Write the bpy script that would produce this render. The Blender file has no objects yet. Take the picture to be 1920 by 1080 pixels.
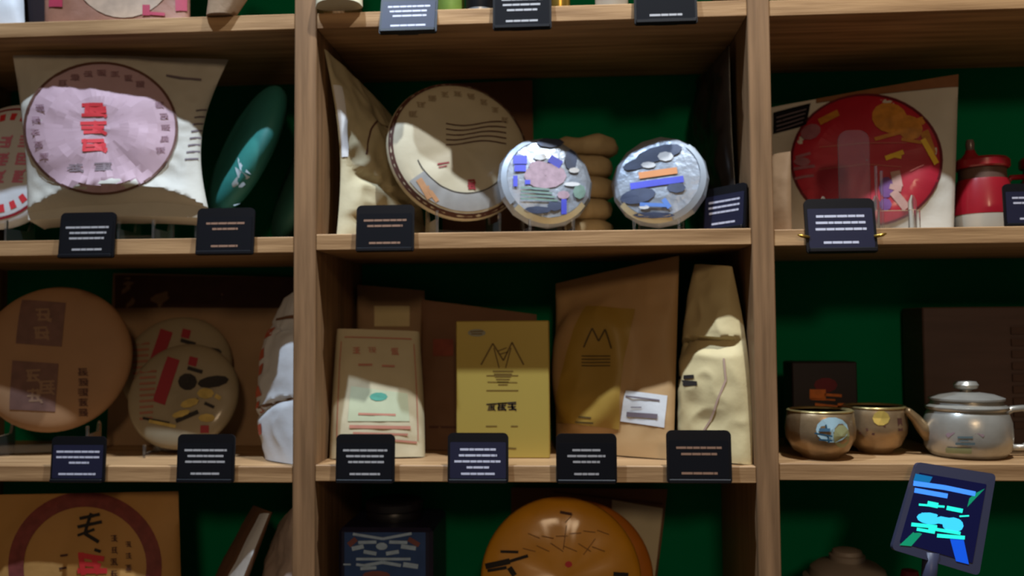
import bpy, math, random
from mathutils import Vector, Matrix, noise, Euler

S = bpy.context.scene
COL = S.collection
rad = math.radians

# ------------------------------------------------------------------ camera
CAM = Vector((0.0593, -1.30, -0.1236))
YAW, PITCH, ROLL, F = rad(3.677), rad(2.714), rad(-0.404), 1600.0
_r0 = Vector((math.cos(YAW), math.sin(YAW), 0))
FW = Vector((-math.sin(YAW)*math.cos(PITCH), math.cos(YAW)*math.cos(PITCH), math.sin(PITCH)))
_u0 = _r0.cross(FW)
RT = _r0*math.cos(ROLL) + _u0*math.sin(ROLL)
UP = -_r0*math.sin(ROLL) + _u0*math.cos(ROLL)
cd = bpy.data.cameras.new('camera')
cam = bpy.data.objects.new('camera', cd)
COL.objects.link(cam)
m = Matrix((RT, UP, -FW)).transposed().to_4x4()
m.translation = CAM
cam.matrix_world = m
cd.sensor_width = 36.0
cd.lens = F/1920*36
cd.clip_start = 0.02
cd.dof.use_dof = True
cd.dof.focus_distance = 1.02
cd.dof.aperture_fstop = 3.6
S.camera = cam

# ------------------------------------------------------------------ world, lights, exposure
w = bpy.data.worlds.new('world')
S.world = w
w.use_nodes = True
bg = w.node_tree.nodes['Background']
bg.inputs[0].default_value = (1.0, 0.80, 0.62, 1)
bg.inputs[1].default_value = 0.06

def lamp(name, kind, loc, target, energy, colour, size=0.03, cone=70, blend=0.5):
    d = bpy.data.lights.new(name, kind)
    d.energy = energy
    d.color = colour
    if kind == 'SPOT':
        d.shadow_soft_size = size
        d.spot_size = rad(cone)
        d.spot_blend = blend
    elif kind == 'AREA':
        d.shape = 'DISK'
        d.size = size
    else:
        d.shadow_soft_size = size
    o = bpy.data.objects.new(name, d)
    COL.objects.link(o)
    o.location = loc
    o.rotation_euler = (Vector(target)-Vector(loc)).to_track_quat('-Z', 'Y').to_euler()
    return o

# ceiling track spots over the aisle, and the shop's warm lamps further back
lamp('track_spot', 'SPOT', (-0.62, -0.66, 1.80), (-0.50, 0.0, -0.30), 185, (0.64, 0.80, 1.0), 0.022, 80, 0.8)
lamp('track_spot', 'SPOT', (0.52, -0.66, 1.80), (0.40, 0.0, -0.30), 185, (0.88, 0.94, 0.98), 0.022, 80, 0.8)
lamp('shop_lamp', 'AREA', (0.5, -4.2, 1.35), (0, 0, 0), 24, (1.0, 0.72, 0.45), 0.5)
S.view_settings.view_transform = 'Standard'
S.view_settings.look = 'None'
S.view_settings.exposure = 0.0
S.view_settings.gamma = 1.0
S.view_settings.use_curve_mapping = False

# ------------------------------------------------------------------ projection helpers
def P(px, py, Y):
    d = FW + RT*((px-960)/F) - UP*((py-540)/F)
    return CAM + d*((Y-CAM.y)/d.y)

def PX(px, Y, z):
    k = (px-960)/F
    a = RT - FW*k
    return CAM.x - (a.y*(Y-CAM.y) + a.z*(z-CAM.z))/a.x

def PS(px, Y, z):
    return Vector((PX(px, Y, z), Y, z))

def proj(p):
    d = p-CAM
    q = d.dot(FW)
    return 960+F*d.dot(RT)/q, 540-F*d.dot(UP)/q

def inv(surf, px, py, u=0.5, v=0.5, lo=-0.3, hi=1.3):
    for _ in range(9):
        x, y = proj(surf(u, v, 0))
        ex, ey = px-x, py-y
        if abs(ex)+abs(ey) < 0.3:
            break
        e = 0.012
        xa, ya = proj(surf(u+e, v, 0))
        xb, yb = proj(surf(u, v+e, 0))
        a, b, c, d = (xa-x)/e, (xb-x)/e, (ya-y)/e, (yb-y)/e
        det = a*d-b*c
        if abs(det) < 1e-6:
            break
        du, dv = (d*ex-b*ey)/det, (a*ey-c*ex)/det
        du = max(-0.3, min(0.3, du))
        dv = max(-0.3, min(0.3, dv))
        u = max(lo, min(hi, u+du))
        v = max(lo, min(hi, v+dv))
    return u, v

# ------------------------------------------------------------------ materials
def lin(h):
    c = [int(h[i:i+2], 16)/255 for i in (0, 2, 4)]
    return tuple(x/12.92 if x <= 0.04045 else ((x+0.055)/1.055)**2.4 for x in c)

MATS = {}
def mat(key, col, rough=0.7, metal=0.0, var=0.12, scale=40, bump=0.0, bscale=120, coat=0.0,
        trans=0.0, ior=1.45, emit=0.0, stretch=(1, 1, 1), col2=None, alpha=1.0, spec=0.5):
    if key in MATS:
        return MATS[key]
    mt = bpy.data.materials.new(key)
    mt.use_nodes = True
    nt = mt.node_tree
    b = nt.nodes['Principled BSDF']
    c = lin(col)
    b.inputs['Roughness'].default_value = rough
    b.inputs['Metallic'].default_value = metal
    b.inputs['Coat Weight'].default_value = coat
    b.inputs['Coat Roughness'].default_value = 0.15
    b.inputs['Transmission Weight'].default_value = trans
    b.inputs['IOR'].default_value = ior
    b.inputs['Specular IOR Level'].default_value = spec
    b.inputs['Base Color'].default_value = (*c, 1)
    tc = nt.nodes.new('ShaderNodeTexCoord')
    mp = nt.nodes.new('ShaderNodeMapping')
    mp.inputs['Scale'].default_value = stretch
    nt.links.new(tc.outputs['Object'], mp.inputs[0])
    if var > 0 or col2:
        n = nt.nodes.new('ShaderNodeTexNoise')
        n.inputs['Scale'].default_value = scale
        n.inputs['Detail'].default_value = 6
        nt.links.new(mp.outputs[0], n.inputs['Vector'])
        r = nt.nodes.new('ShaderNodeValToRGB')
        r.color_ramp.elements[0].position = 0.3
        r.color_ramp.elements[1].position = 0.7
        c2 = lin(col2) if col2 else tuple(min(1, x*(1+var)) for x in c)
        c1 = c if col2 else tuple(x*(1-var) for x in c)
        r.color_ramp.elements[0].color = (*c1, 1)
        r.color_ramp.elements[1].color = (*c2, 1)
        nt.links.new(n.outputs['Fac'], r.inputs[0])
        nt.links.new(r.outputs[0], b.inputs['Base Color'])
    if bump > 0:
        n2 = nt.nodes.new('ShaderNodeTexNoise')
        n2.inputs['Scale'].default_value = bscale
        n2.inputs['Detail'].default_value = 5
        nt.links.new(mp.outputs[0], n2.inputs['Vector'])
        bp = nt.nodes.new('ShaderNodeBump')
        bp.inputs['Strength'].default_value = bump
        bp.inputs['Distance'].default_value = 0.004
        nt.links.new(n2.outputs['Fac'], bp.inputs['Height'])
        nt.links.new(bp.outputs[0], b.inputs['Normal'])
    if emit > 0:
        b.inputs['Emission Color'].default_value = (*c, 1)
        b.inputs['Emission Strength'].default_value = emit
    MATS[key] = mt
    return mt

def wood(key, axis, dark='7d5a39', light='ad845a'):
    st = {'x': (1.5, 26, 26), 'z': (26, 26, 1.5)}[axis]
    return mat(key, dark, rough=0.5, scale=3.0, stretch=st, col2=light, bump=0.12, bscale=14, spec=0.35)

W_X = wood('oak_along', 'x', '8a6744', 'c29a6e')
W_Z = wood('oak_upright', 'z', '70543a', '9a7654')
M_GREEN = mat('green_paint', '00754c', rough=0.85, var=0.06, scale=6, spec=0.08)
KRAFT = mat('kraft_paper', '8f7254', rough=0.75, var=0.08, scale=14, bump=0.15, bscale=60)
KRAFT_D = mat('dark_kraft_paper', '6e4d36', rough=0.75, var=0.1, scale=14, bump=0.15, bscale=60)
KRAFT_O = mat('orange_kraft_paper', 'ad8a5e', rough=0.6, var=0.08, scale=10, bump=0.1, bscale=50)
CREAM = mat('cream_paper', 'c9bfa2', rough=0.7, var=0.05, scale=14, bump=0.2, bscale=60)
CREAM_Y = mat('yellowish_paper', 'c8b688', rough=0.7, var=0.06, scale=12, bump=0.2, bscale=50)
WHITE = mat('white_paper', 'cfd0d2', rough=0.6, var=0.05, scale=12, bump=0.2, bscale=50)
BLACKP = mat('black_plastic', '101014', rough=0.45, var=0.0, spec=0.25)
CARD = mat('dark_card', '131317', rough=0.7, var=0.0, spec=0.1)
CARD_B = mat('navy_card', '1f2036', rough=0.5, var=0.0, spec=0.3)
INK_W = mat('pale_print', 'a8a6a8', rough=0.6, var=0.0)
INK_WB = mat('bright_print', 'c4c4d4', rough=0.6, var=0.0)
INK_K = mat('black_ink', '201a18', rough=0.7, var=0.0)
INK_G = mat('grey_ink', '6a5e66', rough=0.7, var=0.0)
INK_B = mat('brown_ink', '4e2c22', rough=0.7, var=0.0)
INK_P = mat('pale_brown_ink', '8c6a55', rough=0.7, var=0.0)
INK_R = mat('red_ink', 'd0353c', rough=0.6, var=0.0)
INK_DR = mat('dark_red_ink', '8e1f2a', rough=0.6, var=0.0)
CLEAR = mat('clear_acrylic', 'f2f4f5', rough=0.10, var=0.0, trans=0.965, ior=1.46)
BRASS = mat('brass', 'c9a24a', rough=0.3, metal=0.9, var=0.0)

# ------------------------------------------------------------------ object helpers
def finish(me, smooth=True, flat_angle=None):
    for p in me.polygons:
        p.use_smooth = smooth

def obj(name, verts, faces, material, parent=None, smooth=True):
    me = bpy.data.meshes.new(name)
    me.from_pydata([tuple(v) for v in verts], [], faces)
    me.materials.append(material)
    finish(me, smooth)
    o = bpy.data.objects.new(name, me)
    COL.objects.link(o)
    if parent:
        o.parent = parent
    return o

def thing(name, label, cat, loc=(0, 0, 0), rot=(0, 0, 0), group=None):
    o = bpy.data.objects.new(name, None)
    o.empty_display_size = 0.02
    COL.objects.link(o)
    o.location = loc
    o.rotation_euler = rot
    o['label'] = label
    o['category'] = cat
    if group:
        o['group'] = group
    return o

class MB:
    def __init__(s):
        s.v = []
        s.f = []
    def add(s, vs, fs):
        k = len(s.v)
        s.v += [Vector(v) for v in vs]
        s.f += [tuple(i+k for i in f) for f in fs]
        return s
    def box(s, lo, hi, bev=0.0):
        x0, y0, z0 = lo
        x1, y1, z1 = hi
        if bev <= 0:
            vs = [(x, y, z) for z in (z0, z1) for y in (y0, y1) for x in (x0, x1)]
            return s.add(vs, [(0, 2, 3, 1), (4, 5, 7, 6), (0, 1, 5, 4), (2, 6, 7, 3), (0, 4, 6, 2), (1, 3, 7, 5)])
        b = bev
        vs = []
        idx = {}
        for xi, (x, sx) in enumerate(((x0, 1), (x1, -1))):
            for yi, (y, sy) in enumerate(((y0, 1), (y1, -1))):
                for zi, (z, sz) in enumerate(((z0, 1), (z1, -1))):
                    for a in range(3):
                        p = [x+sx*b, y+sy*b, z+sz*b]
                        p[a] = (x, y, z)[a]
                        idx[(xi, yi, zi, a)] = len(vs)
                        vs.append(tuple(p))
        fs = []
        def order(keys):
            pts = [Vector(vs[k]) for k in keys]
            c = sum(pts, Vector())/len(pts)
            ctr = Vector(((x0+x1)/2, (y0+y1)/2, (z0+z1)/2))
            n = (c-ctr)
            # face normal: dominant simplex
            a = pts[0]-c
            nn = None
            for q in pts[1:]:
                t = a.cross(q-c)
                if t.length > 1e-12:
                    nn = t.normalized()
                    break
            if nn.dot(n) < 0:
                nn = -nn
            bx = a.normalized()
            by = nn.cross(bx)
            return tuple(sorted(keys, key=lambda k: math.atan2((Vector(vs[k])-c).dot(by), (Vector(vs[k])-c).dot(bx))))
        R2 = (0, 1)
        for i in R2:
            fs.append(order([idx[(i, j, k, 0)] for j in R2 for k in R2]))
            fs.append(order([idx[(j, i, k, 1)] for j in R2 for k in R2]))
            fs.append(order([idx[(j, k, i, 2)] for j in R2 for k in R2]))
            for j in R2:
                fs.append(order([idx[(i, j, k, a)] for k in R2 for a in (0, 1)]))
                fs.append(order([idx[(i, k, j, a)] for k in R2 for a in (0, 2)]))
                fs.append(order([idx[(k, i, j, a)] for k in R2 for a in (1, 2)]))
                for k in R2:
                    fs.append(order([idx[(i, j, k, a)] for a in range(3)]))
        return s.add(vs, fs)
    def lathe(s, prof, n=40, cx=0, cy=0, axis='z'):
        """prof: (radius, height) list, closed at both ends when radius is 0"""
        vs = []
        for r, h in prof:
            for i in range(n):
                a = 2*math.pi*i/n
                vs.append((cx+r*math.cos(a), cy+r*math.sin(a), h))
        fs = []
        for j in range(len(prof)-1):
            for i in range(n):
                k = (i+1) % n
                fs.append((j*n+i, j*n+k, (j+1)*n+k, (j+1)*n+i))
        if prof[0][0] > 1e-6:
            fs.append(tuple(range(n-1, -1, -1)))
        if prof[-1][0] > 1e-6:
            fs.append(tuple(range((len(prof)-1)*n, len(prof)*n)))
        return s.add(vs, fs)
    def tube(s, pts, radii, n=12):
        pts = [Vector(p) for p in pts]
        if not hasattr(radii, '__len__'):
            radii = [radii]*len(pts)
        vs = []
        prev = None
        for i, p in enumerate(pts):
            t = (pts[min(i+1, len(pts)-1)]-pts[max(i-1, 0)]).normalized()
            if prev is None:
                a = Vector((0, 1, 0)) if abs(t.y) < 0.9 else Vector((1, 0, 0))
            else:
                a = prev
            a = (a-t*a.dot(t)).normalized()
            prev = a
            b = t.cross(a)
            for k in range(n):
                g = 2*math.pi*k/n
                vs.append(p+(a*math.cos(g)+b*math.sin(g))*radii[i])
        fs = []
        for j in range(len(pts)-1):
            for i in range(n):
                k = (i+1) % n
                fs.append((j*n+i, j*n+k, (j+1)*n+k, (j+1)*n+i))
        fs.append(tuple(range(n-1, -1, -1)))
        fs.append(tuple(range((len(pts)-1)*n, len(pts)*n)))
        return s.add(vs, fs)
    def rrect(s, w, h, t, rt, rb, y0=0.0, z0=0.0, n=6):
        """upright rounded plate in the xz plane, front at y0, thickness t backwards"""
        pts = []
        for cx, cz, r, a0 in ((w/2-rb, z0+rb, rb, -90), (w/2-rt, z0+h-rt, rt, 0), (-w/2+rt, z0+h-rt, rt, 90), (-w/2+rb, z0+rb, rb, 180)):
            for i in range(n+1):
                a = rad(a0+90*i/n)
                pts.append((cx+r*math.cos(a), cz+r*math.sin(a)))
        k = len(pts)
        vs = [(x, y0, z) for x, z in pts]+[(x, y0+t, z) for x, z in pts]
        fs = [tuple(range(k)), tuple(range(2*k-1, k-1, -1))]
        fs += [(i, i+k, (i+1) % k+k, (i+1) % k) for i in range(k)]
        return s.add(vs, fs)
    def build(s, name, material, parent=None, smooth=False, M=None):
        vs = [M @ v for v in s.v] if M else s.v
        return obj(name, vs, s.f, material, parent, smooth)

def autosmooth(o, deg=35):
    me = o.data
    for p in me.polygons:
        p.use_smooth = True
    me.set_sharp_from_angle(angle=rad(deg))
    return o

# ------------------------------------------------------------------ decals: flat print that follows a surface
TEXTY = ('character', 'text', 'line', 'stroke', 'print', 'figure', 'small_mark')
def decal(name, root, surf, quads, material, off=0.0007, space='px', n=3, guess=(0.5, 0.5), under=None):
    """quads: lists of 4 corners (pixels or surface coordinates); surf(u,v,off) gives world points.
    Pieces that lie apart become parts of their own; lettering stays one part of kind stuff."""
    texty = any(k in name for k in TEXTY)
    groups = [list(range(len(quads)))]
    if not texty:
        bb = [(min(p[0] for p in q), min(p[1] for p in q), max(p[0] for p in q), max(p[1] for p in q)) for q in quads]
        mg = 0.5 if space == 'px' else 0.004
        par = list(range(len(quads)))
        def find(a):
            while par[a] != a:
                a = par[a]
            return a
        for a in range(len(quads)):
            for b in range(a):
                A, B = bb[a], bb[b]
                if A[0] < B[2]+mg and B[0] < A[2]+mg and A[1] < B[3]+mg and B[1] < A[3]+mg:
                    par[find(a)] = find(b)
        d = {}
        for a in range(len(quads)):
            d.setdefault(find(a), []).append(a)
        groups = list(d.values())
    last = None
    for grp in groups:
        vs = []
        fs = []
        for q in (quads[a] for a in grp):
            if space == 'px':
                g = guess
                uv = []
                for x, y in q:
                    g = inv(surf, x, y, *g, lo=LO, hi=HI)
                    uv.append(g)
            else:
                uv = q
            k = len(vs)
            for j in range(n+1):
                for i in range(n+1):
                    a, b = i/n, j/n
                    u = (uv[0][0]*(1-a)+uv[1][0]*a)*(1-b)+(uv[3][0]*(1-a)+uv[2][0]*a)*b
                    v = (uv[0][1]*(1-a)+uv[1][1]*a)*(1-b)+(uv[3][1]*(1-a)+uv[2][1]*a)*b
                    vs.append(root.matrix_basis.inverted() @ surf(u, v, off))
            for j in range(n):
                for i in range(n):
                    a = k+j*(n+1)+i
                    fs.append((a, a+1, a+n+2, a+n+1))
        key, idx, wv = {}, [], []
        for v in vs:
            kk = (round(v.x*2e4), round(v.y*2e4), round(v.z*2e4))
            if kk not in key:
                key[kk] = len(wv)
                wv.append(v)
            idx.append(key[kk])
        wf = []
        for f in fs:
            g = []
            for a in (idx[i] for i in f):
                if a not in g:
                    g.append(a)
            if len(g) > 2:
                wf.append(tuple(g))
        last = obj(name, wv, wf, material, under or root, True)
        if texty:
            last['kind'] = 'stuff'
    return last
LO, HI = -0.3, 1.3

def rect(x0, y0, x1, y1):
    return [(x0, y1), (x1, y1), (x1, y0), (x0, y0)]

def stroke(xa, ya, xb, yb, w):
    dx, dy = xb-xa, yb-ya
    L = math.hypot(dx, dy) or 1
    nx, ny = -dy/L*w/2, dx/L*w/2
    return [(xa+nx, ya+ny), (xb+nx, yb+ny), (xb-nx, yb-ny), (xa-nx, ya-ny)]

def glyph(x0, y0, x1, y1, seed, wt=0.16):
    """brush-like strokes in the rhythm of a printed character"""
    r = random.Random(seed)
    W, H = x1-x0, y1-y0
    t = min(W, H)*wt
    out = []
    rows = r.choice((3, 4))
    for i in range(rows):
        y = y0+H*(i+0.5)/rows
        a = x0+W*r.uniform(0, 0.18)
        b = x1-W*r.uniform(0, 0.18)
        out.append(stroke(a, y+H*0.02, b, y-H*0.02, t))
    for i in range(r.choice((2, 3))):
        x = x0+W*r.uniform(0.15, 0.85)
        out.append(stroke(x, y0+H*r.uniform(0, 0.3), x+W*r.uniform(-0.08, 0.08), y1-H*r.uniform(0, 0.25), t))
    out.append(stroke(x0+W*0.5, y0+H*0.45, x1-W*0.05, y1, t))
    return out

def blob(cx, cy, rx, ry, n=10, rot=0):
    """an ellipse as wedge quads"""
    out = []
    c, s = math.cos(rot), math.sin(rot)
    def p(a, k=1):
        x, y = rx*k*math.cos(a), ry*k*math.sin(a)
        return (cx+x*c-y*s, cy+x*s+y*c)
    for i in range(n):
        a, b = 2*math.pi*i/n, 2*math.pi*(i+1)/n
        out.append([p(a, 0.02), p(a), p(b), p(b, 0.02)])
    return out

def ring_uv(r0, r1, a0=0, a1=360, n=48, cu=0.0, cv=0.0, ku=1.0, kv=1.0):
    out = []
    for i in range(n):
        a, b = rad(a0+(a1-a0)*i/n), rad(a0+(a1-a0)*(i+1)/n)
        out.append([(cu+ku*r*math.cos(t), cv+kv*r*math.sin(t)) for r, t in ((r0, a), (r1, a), (r1, b), (r0, b))])
    return out

# ------------------------------------------------------------------ bags
def bag(name, label, cat, BL, BR, TR, TL, thick, material, seed, zmin, wr=0.004, wf=22, disc=None,
        nu=34, nv=34, back=0.4, top=0.12, bot=0.45, bow=(0, 0, 0, 0), tuck=None, group=None, part='paper', pe=3.0, folds=()):
    origin = (BL+BR)/2
    ex = ((BR-BL)+(TR-TL)).normalized()
    ez = ((TL-BL)+(TR-BR)).normalized()
    n = ex.cross(ez).normalized()
    if n.y > 0:
        n = -n
    root = thing(name, label, cat, origin, (0, 0, 0), group)
    wid = ((BR-BL).length+(TR-TL).length)/2
    hei = ((TL-BL).length+(TR-BR).length)/2
    sd = Vector((seed*7.31, seed*3.17, seed*1.93))
    def base(u, v):
        p = (BL*(1-u)+BR*u)*(1-v)+(TL*(1-u)+TR*u)*v
        s = math.sin(math.pi*max(0, min(1, v)))
        c = math.sin(math.pi*max(0, min(1, u)))
        p = p+ex*(wid*s*(bow[0]*(1-u)-bow[1]*u)) + ez*(hei*c*(bow[3]*(1-v)-bow[2]*v))
        return p
    def prof(u, v):
        uu = max(0.0, 1-abs(2*u-1)**pe)**0.6
        return uu*min(1, bot+(1-bot)*max(0, v)/0.3)*(top+(1-top)*min(1, max(0, 1-v)/0.35))
    def front(u, v, off=0.0):
        u2, v2 = max(0, min(1, u)), max(0, min(1, v))
        h = thick*prof(u2, v2)
        e = min(1, 8*u2*(1-u2)*2)*min(1, 0.25+6*v2*(1-v2))
        if wr:
            q = Vector((u2*wid, v2*hei, 0))*wf+sd
            k = noise.noise(q)+0.5*(0.5-abs(noise.noise(q*2.1)))*1.6
            h += wr*k*e
        if disc:
            du, dv, ru, rv, hh = disc
            rr = math.hypot((u2-du)/ru, (v2-dv)/rv)
            h += hh*(1/(1+math.exp((rr-1.0)*16)))
        if tuck:
            vt0, dep, wave = tuck
            vt = vt0+wave*math.sin(math.pi*u2**1.25)**0.9+0.012*math.sin(9*u2)
            if v2 < vt:
                h -= dep*((vt-v2)/vt)**0.8
            h += 0.015*math.exp(-((v2-vt)/0.06)**2)*math.sin(math.pi*u2)**0.4
        for v0, slope, dep, wd in folds:
            vf = v0+slope*(u2-0.5)+0.01*math.sin(7*u2+v0*9)
            if v2 < vf:
                h -= dep*max(0.0, 1-(vf-v2)/wd)*min(1, (vf-v2)/0.012)*min(1, 9*u2*(1-u2))
        p = base(u, v)+n*(h+off)
        if p.z < zmin:
            p.z = zmin
        return p
    def rear(u, v):
        p = base(u, v)-n*(thick*back*prof(u, v)+0.0012)
        if p.z < zmin:
            p.z = zmin
        return p
    vs = []
    for fn in (lambda u, v: front(u, v), rear):
        for j in range(nv+1):
            for i in range(nu+1):
                vs.append(fn(i/nu, j/nv)-origin)
    K = (nu+1)*(nv+1)
    fs = []
    for j in range(nv):
        for i in range(nu):
            a = j*(nu+1)+i
            fs.append((a, a+1, a+nu+2, a+nu+1))
            a += K
            fs.append((a+1, a, a+nu+1, a+nu+2))
    for i in range(nu):
        fs.append((i+1, i, i+K, i+1+K))
        t = nv*(nu+1)+i
        fs.append((t, t+1, t+1+K, t+K))
    for j in range(nv):
        a = j*(nu+1)
        fs.append((a, a+nu+1, a+nu+1+K, a+K))
        a += nu
        fs.append((a+nu+1, a, a+K, a+nu+1+K))
    o = obj(part, vs, fs, material, root, True)
    o.data.set_sharp_from_angle(angle=rad(60))
    return root, front

# ------------------------------------------------------------------ pressed tea cakes (round, wrapped)
def cake(name, label, C, R, T, yaw, lean, material, seed=1, wr=0.0012, group=None, seg=64, facet=False,
         cat='tea cake', sink=0.0):
    """round wrapped cake, face towards -y turned by yaw (to +x) and leaning back; surf in unit disc coordinates"""
    rot = Euler((-lean, 0, yaw), 'XYZ')
    M3 = rot.to_matrix()
    loc = C-M3 @ Vector((0, 0, R))
    root = thing(name, label, cat, loc, rot, group)
    sd = Vector((seed*5.1, seed*2.7, seed*9.3))
    def fy(r, p):
        r = min(1, r)
        y = -T/2*(1-r**5)**0.5
        if wr and not facet:
            y += wr*(noise.noise(p*26+sd)+0.6*noise.noise(p*60+sd))*(1-r**8)
        return y
    def loc_pt(a, b):
        r = math.hypot(a, b)
        p = Vector((a*R, 0, b*R))
        return Vector((a*R, fy(r, p), b*R+R))
    def surf(u, v, off=0.0):
        q = loc_pt(u, v)
        q.y -= off
        return loc + M3 @ q
    rs = [0.0, 0.12, 0.25, 0.38, 0.5, 0.62, 0.72, 0.8, 0.87, 0.92, 0.96, 0.985, 1.0]
    if facet:
        rs = [0.0, 0.45, 0.84, 0.93, 1.0]
    vs = []
    for r in rs:
        for i in range(seg):
            a = 2*math.pi*i/seg
            q = loc_pt(r*math.cos(a), r*math.sin(a))
            if facet:
                k = random.Random(seed*31+i).uniform(-1, 1)*0.012*r
                q = Vector((q.x*(1+k), q.y+(0.0 if r < 0.9 else k*0.03), R+(q.z-R)*(1+k)))
            vs.append(q)
    for r in (0.985, 0.95, 0.85, 0.6, 0.3, 0.0):
        for i in range(seg):
            a = 2*math.pi*i/seg
            q = Vector((r*R*math.cos(a), T/2*(1-r**6)**0.5, r*R*math.sin(a)+R))
            vs.append(q)
    nr = len(rs)+6
    fs = []
    for j in range(nr-1):
        for i in range(seg):
            k = (i+1) % seg
            fs.append((j*seg+i, j*seg+k, (j+1)*seg+k, (j+1)*seg+i))
    o = obj('wrapper', vs, fs, material, root, not facet)
    return root, surf

def stand(label, base, z, T, lean, w, hb, yaw=0.0, group='clear acrylic display stands'):
    """clear easel: two side plates with a front lip and a sloping back, and a cross bar; carries what rests at `base`"""
    r = thing('display_stand', label, 'display stand', (base.x, base.y, z+0.0003), (0, 0, yaw), group)
    t = 0.004
    lift = max(0.003, base.z-z-0.0025)
    yf, yb, tl = -T/2-0.005, T/2+0.003, math.tan(lean)
    ye = yb+tl*(hb-lift)
    for s in (-1, 1):
        b = MB()
        x0 = s*w/2-t/2
        prof = [(yf-0.004, 0), (ye+0.012, 0), (ye+0.010, hb*0.9), (ye+0.003, hb), (yb, lift), (yf, lift), (yf, lift+0.014), (yf-0.004, lift+0.014)]
        k = len(prof)
        b.add([(x0, y, zz) for y, zz in prof]+[(x0+t, y, zz) for y, zz in prof],
              [tuple(range(k)), tuple(range(2*k-1, k-1, -1))]+[(i, (i+1) % k, (i+1) % k+k, i+k) for i in range(k)])
        b.build('side_plate', CLEAR, r)
    MB().box((-w/2+t/2, ye+0.004, 0.002), (w/2-t/2, ye+0.008, 0.016)).build('cross_bar', CLEAR, r)
    return r
def stand_for(root, label, z, T, lean, w, hb):
    return stand(label, Vector(root.location), z, T, lean, w, hb, root.rotation_euler.z)

# ------------------------------------------------------------------ the shelving
BT = 0.025
XD = [(-1.066, -1.033), (-0.3648, -0.330), (0.3382, 0.3712), (1.040, 1.073)]
ZB = [  # bottoms of the boards for the three bays, from the top
    (0.706, 0.706, 0.704), (0.3507, 0.3502, 0.3485), (-0.0032, 0.0, -0.0028),
    (-0.3587, -0.3563, -0.3516), (-0.715, -0.713, -0.711)]
DEPTH = 0.30
def Z(row, bay):
    """top of the board that carries a row (row 0 is cut by the top of the picture)"""
    return ZB[row+1][bay]+BT

unit = thing('shelving_unit', 'wooden wall shelving with three open bays and a dark green back', 'shelving')
for i, (a, b) in enumerate(XD):
    MB().box((a, 0.0, -0.76), (b, DEPTH+0.02, 0.78), 0.0015).build('divider', W_Z, unit)
for k, zs in enumerate(ZB):
    for bay in range(3):
        MB().box((XD[bay][1]+0.0003, 0.002, zs[bay]), (XD[bay+1][0]-0.0003, DEPTH, zs[bay]+BT), 0.0012).build('shelf_board', W_X, unit)
for bay in range(3):
    MB().box((XD[bay][1]+0.0003, DEPTH+0.0005, -0.75), (XD[bay+1][0]-0.0003, DEPTH+0.012, 0.77)).build('back_panel', M_GREEN, unit)

# ------------------------------------------------------------------ price tags
TAGW, TAGH = 0.0905, 0.0735
_pl = None
def tag(label, pxc, pyb, bay, lines, card=CARD, ink=INK_W, yaw=0.0, lean=0.10, wpx=112, Y=-0.010, on_shelf=None, sc=None, clips=False):
    """black plaque on the board's front edge; pyb is the pixel row of its lower edge"""
    global _pl
    if on_shelf is not None:
        base = PS(pxc, Y, on_shelf+0.0005)
    else:
        base = P(pxc, pyb, Y)
    r = thing('price_tag', label, 'price tag', base, (-lean, 0, yaw), 'black price tags on the shelf edges')
    s = (wpx/112.0) if sc is None else sc
    r.scale = (s, s, s)
    if _pl is None:
        _pl = MB().rrect(TAGW, TAGH, 0.0035, 0.008, 0.004).build('plaque', BLACKP, r)
        _pl2 = MB().box((-TAGW/2+0.002, -0.006, 0.0), (TAGW/2-0.002, 0.0003, 0.006), 0.0012).build('lip', BLACKP, r)
        _pl['x'] = 1
        tag.lip = _pl2
    else:
        for src in (_pl, tag.lip):
            c = src.copy()
            COL.objects.link(c)
            c.parent = r
    cw, ch = TAGW*0.92, TAGH*0.72
    cardo = MB().rrect(cw, ch, 0.0006, 0.002, 0.002, y0=-0.0009, z0=0.0068).build('card', card, r)
    # the printed rows: short dashes
    b = MB()
    rr = random.Random(int(pxc*13+pyb))
    nl = len(lines)-1
    zz = [0.0068+ch*0.80-i*ch*0.165 for i in range(nl)]+[0.0068+ch*0.13]
    for (half, shift), z in zip(lines, zz):
        x = -half*cw+shift*cw
        xe = half*cw+shift*cw
        hh = 0.0031
        while x < xe:
            L = min(rr.uniform(0.006, 0.016), xe-x)
            if L > 0.0015:
                b.box((x, -0.0012, z-hh/2), (x+L, -0.0008, z+hh/2))
            x += L+0.0009
    b.build('printed_lines', ink, cardo)['kind'] = 'stuff'
    if on_shelf is None:
        MB().box((-0.016, 0.0036, 0.001), (0.016, 0.0066, 0.030)).build('clip', BLACKP, r)
    if clips:
        for sx in (-1, 1):
            MB().tube([(sx*(TAGW/2-0.004), -0.001, 0.021), (sx*(TAGW/2+0.006), -0.003, 0.0225), (sx*(TAGW/2+0.011), -0.002, 0.0245)], [0.0022, 0.0024, 0.0012], 8).build('brass_end', BRASS, r, True)
    return r

L3 = [(0.40, 0), (0.36, 0), (0.32, 0), (0.26, 0)]
L2 = [(0.40, 0), (0.28, 0), (0.30, 0)]
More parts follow.
